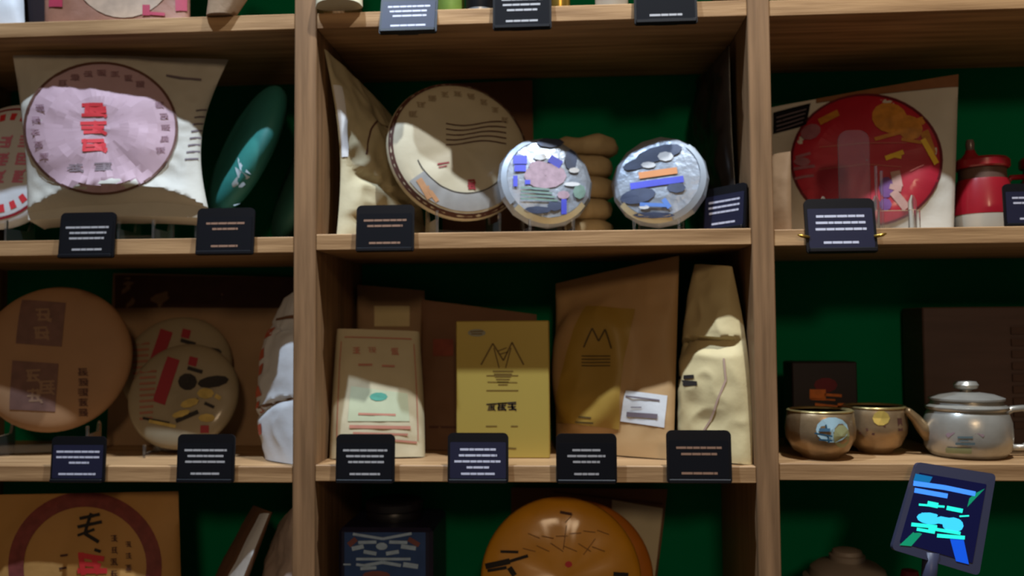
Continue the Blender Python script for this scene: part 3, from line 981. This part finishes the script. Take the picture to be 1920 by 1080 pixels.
GOLD = mat('gold_card', 'b29b4c', rough=0.42, metal=0.25, var=0.03, scale=8)
bx0, bx1, by = PX(856, 0.073, z2), PX(1031, 0.073, z2), 0.073
hb = P(940, 602, by).z-z2
t = thing('gold_box', 'upright gold card box with a mountain emblem', 'box', ((bx0+bx1)/2, by, z2+0.0004))
hw = (bx1-bx0)/2
autosmooth(MB().box((-hw, 0, 0), (hw, 0.062, hb), 0.0015).build('carton', GOLD, t), 20)
_o = Vector(t.location)
def gsurf(u, v, off=0):
    return _o+Vector((-hw+2*hw*u, -off, hb*v))
GI = mat('bronze_ink', '6b5420', 0.6, var=0)
q = [stroke(902, 684, 924, 644, 3), stroke(924, 644, 944, 676, 3), stroke(944, 676, 960, 642, 3), stroke(960, 642, 982, 684, 3), stroke(926, 652, 936, 690, 2.4), stroke(958, 652, 948, 690, 2.4), stroke(934, 658, 950, 652, 2), stroke(938, 664, 952, 660, 2)]
decal('mountain_emblem', t, gsurf, q, GI, 0.0005, n=1)
q = [stroke(924+2*i, 696+5*i, 962-2*i, 696+5*i, 2) for i in range(6)]+[stroke(912, 704, 972, 704, 1.6), stroke(912, 732, 972, 732, 1.8), stroke(914, 716, 970, 717, 1.4)]
decal('line_text', t, gsurf, q, GI, 0.0005, n=1)
decal('brush_characters', t, gsurf, glyph(913, 756, 930, 770, 211, 0.12)+glyph(932, 754, 950, 770, 212, 0.14)+glyph(951, 755, 969, 770, 213, 0.14)+[stroke(912, 758, 968, 754, 2.2)], INK_K, 0.0005, n=1)
decal('small_line', t, gsurf, [stroke(911, 799, 932, 799, 2), stroke(958, 799, 971, 799, 2), stroke(952, 840, 968, 841, 3)], GI, 0.0005, n=1)
st = decal('oval_sticker', t, gsurf, blob(894, 624, 17, 7, 14), mat('pewter_sticker', '8c8a78', 0.4, var=0.1), 0.0006, n=1)
decal('sticker_text', t, gsurf, [stroke(882, 622, 906, 621, 2), stroke(884, 626, 904, 626, 2)], GI, 0.0009, n=1, under=st)

r, sf = bag('kraft_bag', 'tall kraft bag with a bulging boxed cake and a white sticker', 'bag',
            PS(1042, 0.16, z2), PS(1262, 0.065, z2), P(1273, 480, 0.12), P(1042, 532, 0.21), 0.022, KRAFT_O, 29, z2+0.0006,
            wr=0.006, wf=12, disc=(0.33, 0.46, 0.34, 0.36, 0.020), nu=48, nv=48, back=0.3, pe=4, bot=0.6)
LO, HI = 0, 1
pn = decal('yellow_panel', r, sf, [[(1044, 792), (1162, 806), (1192, 580), (1100, 574)]], mat('ochre_card', '9c7c34', 0.5, var=0.06, scale=10), 0.0026, n=24)
q = [stroke(1096, 652, 1112, 616, 3), stroke(1112, 616, 1124, 640, 3), stroke(1124, 640, 1136, 618, 3), stroke(1136, 618, 1148, 654, 3)]+[stroke(1092, 668+6*i, 1146, 668+6*i, 2) for i in range(4)]+[stroke(1086, 782, 1110, 784, 3), stroke(1080, 792, 1114, 794, 3)]
decal('panel_emblem', r, sf, q, mat('dark_bronze_ink', '4c3a18', 0.6, var=0), 0.0036, n=2, under=pn)
st = decal('white_sticker', r, sf, [[(1164, 790), (1246, 802), (1252, 742), (1174, 732)]], WHITE, 0.0016, n=5, guess=(0.8, 0.25))
decal('sticker_text', r, sf, [stroke(1174, 743, 1238, 751, 3), stroke(1176, 777, 1234, 781, 9), stroke(1184, 764, 1204, 764, 2)], INK_G, 0.0030, n=3, guess=(0.8, 0.25), under=st)

r, sf = bag('paper_bag', 'creased cream bag with black brush strokes against the right divider', 'bag',
            PS(1274, 0.10, z2), PS(1410, 0.018, z2), P(1372, 500, 0.07), P(1302, 496, 0.13), 0.034, CREAM_Y, 30, z2+0.0006,
            wr=0.009, wf=13, bow=(-0.10, -0.12, 0, 0.0), back=0.3, bot=0.7, top=0.2, nu=44, nv=84, folds=((0.615, 0.05, 0.020, 0.10),))
decal('brush_strokes', r, sf, [stroke(1268, 694, 1296, 690, 9), stroke(1268, 708, 1302, 706, 7), stroke(1270, 722, 1308, 719, 8)], INK_K, 0.0016, n=2, guess=(0.15, 0.4))
decal('pink_seam', r, sf, [stroke(1358, 672, 1362, 712, 4), stroke(1362, 712, 1340, 770, 4), stroke(1340, 770, 1312, 826, 4)], mat('seam_pink', 'b09280', 0.7, var=0), 0.0014, n=3)

# ------------------------------------------------------------------ row 2, right bay
z2 = Z(2, 2)
DARKBOX = mat('black_card', '241a1e', rough=0.5, var=0.1)
xa, xb, Yb = PX(1488, 0.16, z2), PX(1611, 0.16, z2), 0.16
h = P(1550, 679, Yb).z-z2
t = thing('dark_box', 'black square box with an orange-red emblem behind the cups', 'box', ((xa+xb)/2, Yb, z2+0.0004))
hw2 = (xb-xa)/2
autosmooth(MB().box((-hw2, 0, 0), (hw2, 0.06, h), 0.002).build('carton', DARKBOX, t), 20)
_o2 = Vector(t.location)
def dsurf(u, v, off=0):
    return _o2+Vector((-hw2+2*hw2*u, -off, h*v))
decal('red_emblem', t, dsurf, blob(1548, 722, 22, 14, 10), mat('wine_print', '6a1020', 0.6, var=0.1), 0.0005, n=1)
decal('orange_emblem', t, dsurf, [rect(1518, 730, 1548, 748), stroke(1546, 740, 1578, 742, 5), stroke(1520, 748, 1566, 750, 3), stroke(1528, 758, 1580, 764, 5), rect(1570, 756, 1584, 768)], mat('orange_emblem_print', 'd0702a', 0.6, var=0.2, scale=90), 0.0008, n=1)

xa, xb, Yb = PX(1737, 0.20, z2), PX(2010, 0.20, z2), 0.20
h = P(1820, 576, Yb).z-z2
t = thing('brown_box', 'large dark brown wooden box behind the silver teapot', 'box', ((xa+xb)/2, Yb, z2+0.0004))
hw3 = (xb-xa)/2
DW = mat('dark_stained_wood', '54403a', rough=0.5, var=0.15, scale=5, stretch=(1, 1, 12))
autosmooth(MB().box((-hw3, 0, 0), (hw3, 0.09, h), 0.002).build('case', DW, t), 20)
for i in range(9):
    xx = PX(1902, 0.2, z2)-t.location.x
    zz = h*(0.12+0.085*i)
    MB().box((xx, -0.003, zz), (hw3-0.012, 0.0005, zz+h*0.05)).build('slat', mat('stained_slat', '4c352c', 0.5, var=0.1), t)

BRONZE = mat('bronze_glaze', '9b8262', rough=0.3, metal=0.55, var=0.25, scale=28, bump=0.2, bscale=50)
RIMG = mat('gold_rim', 'c2ac74', rough=0.28, metal=0.7, var=0.05)
def cup(label, px, Y, wpx, hpx, flare, seed, face):
    x = PX(px, Y, z2)
    k = 0.000868*(1.3+Y)/1.39
    R, H = wpx/2*k, hpx*k
    t = thing('tea_cup', label, 'cup', (x, Y, z2+0.0004), (0, 0, 0), 'bronze glazed cups')
    prof = [(0, 0), (R*0.52, 0), (R*0.56, H*0.07), (R*0.78, H*0.17), (R*0.97, H*0.42), (R, H*0.6), (R*0.96, H*0.82), (R*flare, H*0.985),
            (R*(flare-0.04), H), (R*(flare-0.09), H*0.97), (R*0.88, H*0.6), (R*0.7, H*0.25), (0, H*0.14)]
    b = MB().lathe(prof, 48)
    for v in b.v:
        a = math.atan2(v.y, v.x)
        v.z += 0.0006*math.sin(3*a+seed)*(v.z/H)
    b.build('bowl', BRONZE, t, True)
    b = MB().lathe([(R*(flare-0.1), H*0.965), (R*(flare+0.015), H*0.965), (R*(flare+0.02), H*0.99), (R*(flare-0.03), H*1.012), (R*(flare-0.11), H*0.99), (R*(flare-0.1), H*0.965)], 48)
    b.build('rim', RIMG, t, True)
    o = Vector(t.location)
    def rr(v):
        pts = [(0.07, 0.56), (0.17, 0.78), (0.42, 0.97), (0.6, 1.0), (0.82, 0.96), (0.985, flare)]
        for (a, ra), (c, rc) in zip(pts[:-1], pts[1:]):
            if v <= c:
                return ra+(rc-ra)*(max(v, a)-a)/(c-a)
        return flare
    def surf(u, v, off=0):
        a = math.pi*(1.0+u)
        q = R*rr(v)+off
        return o+Vector((q*math.cos(a), q*math.sin(a), H*v))
    face(t, surf)
    return t
LTB = mat('pale_blue_enamel', 'a4c2cc', 0.3, var=0.1)
SAGE = mat('sage_enamel', 'a8a878', 0.35, var=0.15)
TEALI = mat('teal_enamel', '2f5a74', 0.4, var=0.1)
GOLDE = mat('gold_enamel', 'd8bc62', 0.3, metal=0.4, var=0.1)
def face1(t, sf):
    decal('blue_medallion', t, sf, blob(1560, 806, 30, 24, 14), LTB, 0.0008, n=1)
    decal('sage_patch', t, sf, blob(1577, 818, 15, 22, 10), SAGE, 0.0012, n=1)
    decal('painted_figure', t, sf, [stroke(1536, 806, 1556, 806, 6), stroke(1528, 812, 1560, 818, 3), stroke(1536, 824, 1560, 826, 3), stroke(1548, 796, 1554, 830, 3)], TEALI, 0.0016, n=1)
def face2(t, sf):
    decal('gold_patch', t, sf, blob(1652, 784, 16, 14, 10), GOLDE, 0.0008, n=1)
    decal('dark_figure', t, sf, [stroke(1624, 806, 1660, 798, 5), stroke(1610, 812, 1640, 814, 4), stroke(1686, 784, 1688, 808, 8)], INK_B, 0.0008, n=1)
LO, HI = 0, 1
cup('bronze tea cup with a pale blue medallion, nearest the divider', 1539, 0.060, 124, 87, 0.92, 1, face1)
cup('bronze tea cup with a gold patch, left of the silver teapot', 1641, 0.118, 112, 84, 0.96, 2, face2)

SILV = mat('tarnished_silver', 'b2aea4', rough=0.3, metal=0.55, var=0.2, scale=18, bump=0.15, bscale=40)
x = PX(1815, 0.085, z2)
t = thing('teapot', 'silver teapot with flat lid and painted body', 'teapot', (x, 0.085, z2+0.0004))
k = 0.00087
def LT(p, name, m_=SILV, n=48, par=None):
    o = MB().lathe([(a*k, b*k) for a, b in p], n).build(name, m_, par or t, True)
    return autosmooth(o, 40)
LT([(0, 0), (58, 0), (62, 3), (70, 14), (73, 34), (72, 60), (67, 76), (63, 82), (0, 82)], 'body')
tl = LT([(0, 82.2), (66, 82.2), (68, 85), (68, 88), (60, 92), (58, 98), (62, 100), (62, 103), (46, 109), (20, 113), (0, 114)], 'lid')
LT([(0, 113), (9, 113), (10, 117), (19, 120), (21, 126), (17, 132), (0, 134)], 'lid_knob', SILV, 28, tl)
b = MB().tube([(-64*k, 0, 36*k), (-78*k, 0, 50*k), (-90*k, 0, 66*k), (-102*k, 0, 78*k), (-106*k, 0, 80*k)], [15*k, 12*k, 9*k, 7*k, 6*k], 16)
b.build('spout', mat('bronze_spout', '8a7252', 0.35, metal=0.5, var=0.15), t, True)
b = MB().tube([(62*k, 0, 72*k), (78*k, 0, 82*k), (98*k, 0, 84*k), (114*k, 0, 74*k), (120*k, 0, 52*k), (114*k, 0, 26*k), (96*k, 0, 14*k), (68*k, 0, 14*k)], [6*k]*8, 14)
b.build('handle', SILV, t, True)
_ot = Vector(t.location)
def tsurf(u, v, off=0):
    a = math.pi*(1+u)
    q = (62+11*math.sin(math.pi*min(1, max(0, v))**0.7))*k+off
    return _ot+Vector((q*math.cos(a), q*math.sin(a), 80*k*v))
decal('painted_flowers', t, tsurf, [stroke(1776, 818, 1800, 800, 8), stroke(1800, 800, 1830, 812, 5), stroke(1770, 806, 1784, 796, 8), stroke(1826, 806, 1844, 818, 5)], mat('mauve_enamel', '7a6468', 0.4, var=0.15), 0.0012, n=2)
decal('painted_figure', t, tsurf, [stroke(1796, 820, 1824, 820, 4), stroke(1792, 832, 1828, 832, 4), stroke(1800, 826, 1816, 826, 2)], mat('slate_enamel', '4c5a5c', 0.4, var=0.1), 0.0016, n=2)
decal('sage_patch', t, tsurf, [stroke(1774, 844, 1822, 846, 10)], mat('moss_enamel', '8a8c62', 0.4, var=0.15), 0.0012, n=3)

# ------------------------------------------------------------------ small screen on a stalk
z3 = Z(3, 2)
A, B_, C_, D_ = P(1672, 1030, -0.052), P(1836, 1080, -0.052), P(1868, 889, -0.030), P(1720, 866, -0.030)
t0 = (A+B_)/2
t = thing('display_screen', 'small lit screen in a dark frame on a stalk, showing a cyan and blue image', 'screen', (t0.x, t0.y, z3))
_os = Vector(t.location)
ex = ((B_-A)+(C_-D_)).normalized()
ez = ((D_-A)+(C_-B_)).normalized()
nn = ex.cross(ez).normalized()
if nn.y > 0:
    nn = -nn
def ssurf(u, v, off=0):
    return (A*(1-u)+B_*u)*(1-v)+(D_*(1-u)+C_*u)*v+nn*off
def plate(name, u0, u1, v0, v1, o0, o1, m_, r=0.06):
    pts = []
    for cu, cv, a0 in ((u1-r, v0+r, -90), (u1-r, v1-r, 0), (u0+r, v1-r, 90), (u0+r, v0+r, 180)):
        for i in range(5):
            a = rad(a0+22.5*i)
            pts.append((cu+r*math.cos(a), cv+r*math.sin(a)))
    K = len(pts)
    vs = [ssurf(u, v, o1)-_os for u, v in pts]+[ssurf(u, v, o0)-_os for u, v in pts]
    fs = [tuple(range(K)), tuple(range(2*K-1, K-1, -1))]+[(i, i+K, (i+1) % K+K, (i+1) % K) for i in range(K)]
    return obj(name, vs, fs, m_, t, False)
plate('frame', 0, 1, 0, 1, -0.009, 0.0, mat('blue_black_frame', '3a3c52', 0.4, var=0), 0.05)
scr = plate('screen', 0.06, 0.90, 0.10, 0.885, 0.0002, 0.0008, mat('screen_dark', '0a0c2c', 0.2, var=0, emit=0.9), 0.01)
def light(key, c, e=1.0):
    return mat(key, c, 0.3, var=0, emit=e)
LO, HI = -0.1, 1.1
decal('blue_lines', t, ssurf, [stroke(1712, 906, 1770, 914, 9), stroke(1770, 914, 1828, 926, 9), stroke(1714, 919, 1776, 930, 9)], light('screen_blue', '3a7de0'), 0.0012, n=1, under=scr)
decal('cyan_emblem', t, ssurf, blob(1742, 972, 24, 11, 12, 0.12)+blob(1786, 984, 20, 14, 12, 0.12)+[stroke(1726, 968, 1800, 982, 14)], light('screen_sky', '34b4e0'), 0.0012, n=1, under=scr)
decal('green_emblem', t, ssurf, [stroke(1708, 983, 1756, 988, 7), stroke(1718, 992, 1752, 998, 6), stroke(1756, 1004, 1808, 1008, 7), stroke(1722, 946, 1770, 950, 4), stroke(1738, 944, 1758, 948, 10), stroke(1774, 952, 1804, 958, 8), stroke(1798, 968, 1816, 967, 3), stroke(1740, 990, 1800, 1000, 6)], light('screen_mint', '22d8c0'), 0.0016, n=1, under=scr)
decal('green_rays', t, ssurf, [[(1686, 1022), (1708, 1024), (1738, 990), (1722, 988)], [(1790, 952), (1806, 958), (1846, 916), (1826, 926)]], light('screen_green', '0a7a58', 0.8), 0.0010, n=1, under=scr)
decal('blue_rays', t, ssurf, [[(1792, 1052), (1816, 1058), (1806, 1010), (1780, 1008)]], light('screen_deep_blue', '0c46b8', 1.0), 0.0010, n=1, under=scr)
decal('blue_corner', t, ssurf, [[(1712, 902), (1742, 906), (1748, 894), (1716, 888)]], light('screen_azure', '0a5e90', 0.7), 0.0010, n=1, under=scr)
mid = ssurf(0.45, 0.0, -0.004)-_os
b = MB().tube([mid+Vector((0.004, 0.004, 0.012)), mid+Vector((0, 0.006, -0.03)), mid+Vector((-0.004, 0.02, -0.08)), Vector((mid.x+0.004, 0.030, 0.03)), Vector((mid.x+0.004, 0.033, 0.006))], [0.011, 0.010, 0.008, 0.008, 0.009], 14)
b.build('stalk', mat('blue_black_frame', '3a3c52'), t, True)
MB().lathe([(0, 0.0005), (0.028, 0.0005), (0.030, 0.004), (0.025, 0.008), (0, 0.009)], 36, mid.x+0.004, 0.034).build('base', mat('blue_black_frame', '3a3c52'), t, True)

# ------------------------------------------------------------------ row 3
z3 = Z(3, 0)
r, sf = bag('kraft_bag', 'kraft bag with a dark red ring and black and red characters, bottom left', 'bag',
            PS(-40, 0.045, z3), PS(345, 0.055, z3), P(334, 921, 0.10), P(-24, 928, 0.09), 0.022, mat('golden_kraft_paper', 'b8894c', 0.65, var=0.08, scale=10, bump=0.1), 41, z3+0.0006,
            wr=0.004, wf=12, disc=(0.52, 0.56, 0.42, 0.44, 0.010), nu=44, nv=44)
LO, HI = 0, 1
decal('dark_red_ring', r, sf, rings(160, 1062, 144, 140, (0.80, 0.9, 1.0), 56), mat('maroon_print', '7c3a34', 0.7, var=0.2, scale=70), 0.0012, n=1)
q = [stroke(150, 972, 188, 964, 6), stroke(146, 988, 192, 978, 6), stroke(172, 962, 160, 1000, 6), stroke(146, 1004, 178, 992, 5), stroke(160, 1000, 186, 1016, 7), stroke(178, 1030, 190, 1034, 6)]
decal('black_character', r, sf, q, INK_K, 0.0018, n=2)
decal('red_character', r, sf, [stroke(148, 1040, 196, 1048, 10), stroke(146, 1070, 202, 1070, 10), stroke(152, 1036, 158, 1078, 10), stroke(176, 1044, 186, 1076, 10), stroke(150, 1056, 190, 1060, 8)], INK_R, 0.0018, n=2)
q = []
for i in range(4):
    q += glyph(208, 1002+i*22, 222, 1016+i*22, 230+i, 0.12)+glyph(236, 1014+i*22, 248, 1026+i*22, 240+i, 0.12)
q += [stroke(114, 1042, 128, 1040, 4), stroke(112, 1066, 126, 1064, 4)]
decal('small_text', r, sf, q, INK_B, 0.0018, n=1)

r, sf = bag('paper_bag', 'slanting brown bag with a white front edge at the bottom of the left divider', 'bag',
            PS(330, 0.12, z3), PS(370, 0.03, z3), P(508, 960, 0.04), P(478, 948, 0.20), 0.018, KRAFT_D, 42, z3+0.0006, wr=0.003, nu=24, nv=30, back=0.8, top=0.5)
decal('white_edge', r, sf, [[(0.78, 0.0), (1.0, 0.0), (1.0, 0.99), (0.82, 0.97)]], WHITE, 0.0016, space='uv', n=14)
r, sf = bag('paper_bag', 'pale crumpled bag squeezed beside the divider at the bottom', 'bag',
            PS(478, 0.13, z3), PS(552, 0.035, z3), P(556, 946, 0.06), P(520, 985, 0.14), 0.018, mat('rosy_paper', 'b09c90', 0.7, var=0.1, bump=0.2), 43, z3+0.0006, wr=0.008, wf=22, nu=26, nv=34, bow=(-0.1, 0, 0, 0))

z3 = Z(3, 1)
xa, xb, Yb = PX(633, 0.06, z3), PX(812, 0.06, z3), 0.06
h = P(720, 991, Yb).z-z3
t = thing('tea_tin', 'dark navy tin with ornate blue panel and round cap', 'tin', ((xa+xb)/2, Yb, z3+0.0004))
hw4 = (xb-xa)/2
NAVYT = mat('navy_lacquer', '22223a', rough=0.35, var=0.05)
autosmooth(MB().box((-hw4, 0, 0), (hw4, 2*hw4, h), 0.006).build('body', NAVYT, t), 25)
o_ = MB().lathe([(0, h), (0.046, h), (0.047, h+0.004), (0.046, h+0.014), (0.0455, h+0.015), (0.048, h+0.017), (0.048, h+0.028), (0.044, h+0.031), (0, h+0.031)], 44, 0, hw4).build('cap', mat('black_lacquer', '1a1a20', 0.35, var=0), t)
autosmooth(o_)
_o4 = Vector(t.location)
def tinsurf(u, v, off=0):
    return _o4+Vector((-hw4+2*hw4*u, -off, h*v))
decal('blue_panel', t, tinsurf, [rect(646, 998, 798, 1190)], mat('deep_blue_print', '2c4a80', 0.5, var=0.1), 0.0006, n=1)
PALEB = mat('steel_blue_print', 'a6c0dc', 0.5, var=0.15, scale=80)
q = [stroke(662, 1001, 718, 1010, 5), stroke(718, 1010, 772, 1000, 5), stroke(672, 1017, 706, 1016, 6), stroke(730, 1016, 764, 1017, 6), stroke(660, 1029, 682, 1024, 8), stroke(752, 1024, 780, 1028, 8), stroke(682, 1034, 706, 1038, 7), stroke(724, 1038, 748, 1034, 7), stroke(668, 1048, 770, 1048, 5), stroke(684, 1060, 718, 1054, 6), stroke(718, 1054, 752, 1060, 6), stroke(668, 1058, 684, 1060, 5), stroke(756, 1058, 784, 1062, 9), stroke(676, 1066, 706, 1064, 6), stroke(644, 1058, 658, 1058, 3)]
q += blob(716, 1024, 11, 7, 10)
decal('cloud_ornament', t, tinsurf, q, PALEB, 0.0010, n=1)
decal('red_ornament', t, tinsurf, [stroke(654, 1022, 668, 1010, 10), stroke(766, 1010, 786, 1022, 9)]+blob(706, 1078, 26, 8, 10), mat('brick_print', '7c4a48', 0.6, var=0.1), 0.0010, n=1)

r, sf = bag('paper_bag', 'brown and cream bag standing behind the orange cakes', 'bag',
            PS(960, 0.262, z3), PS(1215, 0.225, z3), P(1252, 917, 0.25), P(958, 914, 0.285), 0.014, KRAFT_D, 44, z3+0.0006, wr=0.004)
LO, HI = 0, 1
decal('cream_side', r, sf, [[(0.72, 0.0), (0.985, 0.0), (0.985, 0.88), (0.66, 0.93)]], CREAM, 0.0012, space='uv', n=12)
decal('painted_fold_shade', r, sf, [[(0.28, 0.97), (0.98, 0.90), (0.98, 0.912), (0.28, 0.982)]], INK_B, 0.0016, space='uv', n=8)  # shadow under the bag's top fold, painted as a dark strip
ORNGC = mat('orange_wrapper', 'd8951a', rough=0.45, var=0.12, scale=14, coat=0.35, bump=0.2, bscale=30)
ORNGD = mat('deep_orange_wrapper', 'c0701a', rough=0.5, var=0.12, scale=14, coat=0.2)
r, sf = cake('tea_cake', 'rear orange wrapped cake showing to the right of the front one', P(1082, 1086, 0.13), 0.127, 0.04, rad(6), rad(10), ORNGD, 45)
stand_for(r, 'clear stand under the rear orange cake', z3, 0.04, rad(10), 0.13, 0.11)
Cc = P(1052, 1086, 0.075)
r, sf = cake('tea_cake', 'front orange wrapped cake with black brush strokes', Cc, 0.1275, 0.042, rad(4), rad(12), ORNGC, 46, wr=0.002)
LO, HI = -1, 1
decal('brush_strokes', r, sf, [stroke(910, 1062, 956, 1052, 11), stroke(954, 1053, 990, 1042, 6), stroke(938, 1034, 972, 1035, 5), stroke(914, 1070, 950, 1064, 6), stroke(955, 1064, 965, 1079, 10), stroke(1150, 1076, 1178, 1078, 8)], INK_K, 0.0014, n=2, guess=(-0.5, 0.2))
decal('red_dot', r, sf, blob(1066, 1058, 7, 6, 8), INK_R, 0.0014, n=1, guess=(0, 0.2))
q = []
for i in range(6):
    x = 990+i*26
    q += [stroke(x, 1000+6*math.sin(i), x+22, 1004+6*math.sin(i+1), 1.6), stroke(x-10, 1028-5*i % 11, x+14, 1034, 1.6)]
q += [stroke(1060, 980, 1074, 964, 1.6), stroke(1056, 1030, 1062, 985, 1.6), stroke(1094, 1040, 1116, 1010, 1.6)]
decal('fine_dragon_lines', r, sf, q, mat('ochre_line', '8a5a18', 0.6, var=0), 0.0014, n=2, guess=(0, 0.5))
decal('top_mark', r, sf, [stroke(1050, 960, 1072, 964, 5)], INK_B, 0.0014, n=1, guess=(0, 0.8))
stand_for(r, 'clear stand under the front orange cake', z3, 0.042, rad(12), 0.10, 0.10)

z3 = Z(3, 2)
GREYC = mat('grey_brown_clay', '94887c', rough=0.5, var=0.1, scale=12)
x = PX(1594, 0.122, z3)
t = thing('clay_jar', 'grey-brown clay jar with a stepped lid at the bottom of the right bay', 'jar', (x, 0.122, z3+0.0004))
ht = P(1594, 1030, 0.122).z-z3
k = 0.00089
o_ = MB().lathe([(0, 0), (0.058, 0), (0.062, 0.01), (0.079, ht-0.14), (0.078, ht-0.09), (0.072, ht-0.062), (0.0, ht-0.062)], 48).build('body', GREYC, t)
autosmooth(o_)
p = [(74, 58), (77, 54), (77, 50), (68, 46), (64, 34), (52, 25), (36, 21), (31, 19), (31, 10), (27, 8), (25, 2), (20, 0)]
prof = [(0.0, ht-61*k), (72*k, ht-61*k)]+[(a*k, ht-b_*k) for a, b_ in p]+[(0, ht)]
o_ = MB().lathe(prof, 48).build('lid', GREYC, t)
autosmooth(o_, 30)
x = PX(1712, 0.092, z3)
t = thing('red_caddy', 'red knobbed caddy just showing under the lit screen', 'jar', (x, 0.092, z3+0.0004))
ht = P(1706, 1066, 0.092).z-z3
autosmooth(MB().lathe([(0, 0), (0.016, 0), (0.018, 0.004), (0.018, ht-0.05), (0.016, ht-0.045), (0, ht-0.045)], 36).build('body', REDJ, t))
autosmooth(MB().lathe([(0, ht-0.0448), (0.017, ht-0.0448), (0.017, ht-0.036), (0.010, ht-0.028), (0.008, ht-0.022), (0.014, ht-0.012), (0.012, ht-0.003), (0, ht)], 36).build('lid', REDJ, t))

# ------------------------------------------------------------------ row 0, cut by the top of the picture
z0 = Z(0, 0)
r, sf = bag('paper_bag', 'white bag standing at the top left picture corner', 'bag',
            PS(-70, 0.03, z0), PS(46, 0.03, z0), P(38, -190, 0.09), P(-70, -190, 0.09), 0.020, WHITE, 51, z0+0.0006, wr=0.005, nu=20, nv=24)
xa = PX(60, 0.09, z0)
t = thing('dark_box', 'black box between the white bag and the red printed cake, top left', 'box', (xa, 0.09, z0+0.0004))
autosmooth(MB().box((-0.025, 0, 0), (0.025, 0.05, 0.15), 0.002).build('carton', DARKBOX, t), 20)
autosmooth(MB().box((-0.0262, -0.001, 0.118), (0.0262, 0.051, 0.152), 0.002).build('lid', DARKBOX, t), 20)
r, sf = bag('paper_bag', 'brown bag with red and beige print at the top left', 'bag',
            PS(84, 0.03, z0), PS(356, 0.03, z0), P(356, -215, 0.10), P(80, -215, 0.10), 0.024, mat('rose_brown_paper', '8c5f4a', 0.6, var=0.2, scale=14, bump=0.15), 52, z0+0.0006, wr=0.004, bot=0.7)
LO, HI = 0, 1
decal('beige_medallion', r, sf, rings(232, -70, 100, 104, (0.01, 0.5, 1.0), 36), mat('beige_print', 'a98f78', 0.6, var=0.2, scale=40), 0.0012, n=1)
decal('red_patches', r, sf, [rect(92, -20, 118, 14), rect(268, 10, 282, 30), stroke(282, 26, 310, 28, 6), rect(330, -40, 352, 22)], mat('raspberry_print', 'a02c44', 0.6, var=0.1), 0.0018, n=2)
TANP = mat('tan_paper', 'a08468', 0.7, var=0.06, bump=0.15)
r, sf = bag('paper_bag', 'tan bag with a slanting lower corner beside the left divider, at the top', 'bag',
            PS(388, 0.006, z0), PS(442, 0.006, z0), P(545, -120, 0.012), P(412, -180, 0.012), 0.022, TANP, 53, z0+0.0006, wr=0.002, nu=18, nv=24, bot=0.8)

z0 = Z(0, 1)
r, sf = bag('paper_bag', 'cream bag drooping over the top board beside the left divider', 'bag',
            PS(592, -0.006, z0+0.006), PS(680, -0.004, z0+0.006), P(672, -160, 0.06), P(596, -160, 0.06), 0.020, CREAM, 54, z0+0.0008, wr=0.004, nu=20, nv=24, bot=0.9)
def small_jar(name, label, cat, px, Y, R, H, m_, lidm, band=None):
    t = thing(name, label, cat, (PX(px, Y, z0), Y, z0+0.0004))
    autosmooth(MB().lathe([(0, 0.0), (R*0.94, 0), (R, 0.003), (R, H*0.78), (R*0.8, H*0.84), (0, H*0.84)], 36).build('body', m_, t))
    autosmooth(MB().lathe([(0, H*0.842), (R*0.84, H*0.842), (R*0.84, H*0.97), (R*0.78, H), (0, H)], 36).build('lid', lidm, t))
    if band:
        autosmooth(MB().lathe([(R*0.98, 0.002), (R*1.015, 0.002), (R*1.015, 0.008), (R*0.98, 0.008), (R*0.98, 0.002)], 36).build('foot_band', band, t))
    return t
small_jar('green_jar', 'light green jar on the top board beside the glaring price tag', 'jar', 846, 0.05, 0.022, 0.11, mat('leaf_green_glaze', '6f8a3c', 0.4, var=0.15), BLACKP)
small_jar('black_tin', 'black tin with a silver foot band left of the middle top tag', 'tin', 900, 0.04, 0.023, 0.12, BLACKP, BLACKP, mat('steel', 'b8bcc0', 0.3, metal=0.8, var=0))
small_jar('brass_caddy', 'small brass caddy right of the middle top tag', 'tin', 1050, 0.04, 0.016, 0.08, BRASS, BRASS)
small_jar('white_jar', 'white jar on the top board between the middle and right tags', 'jar', 1147, 0.045, 0.026, 0.10, WHJ, WHJ)
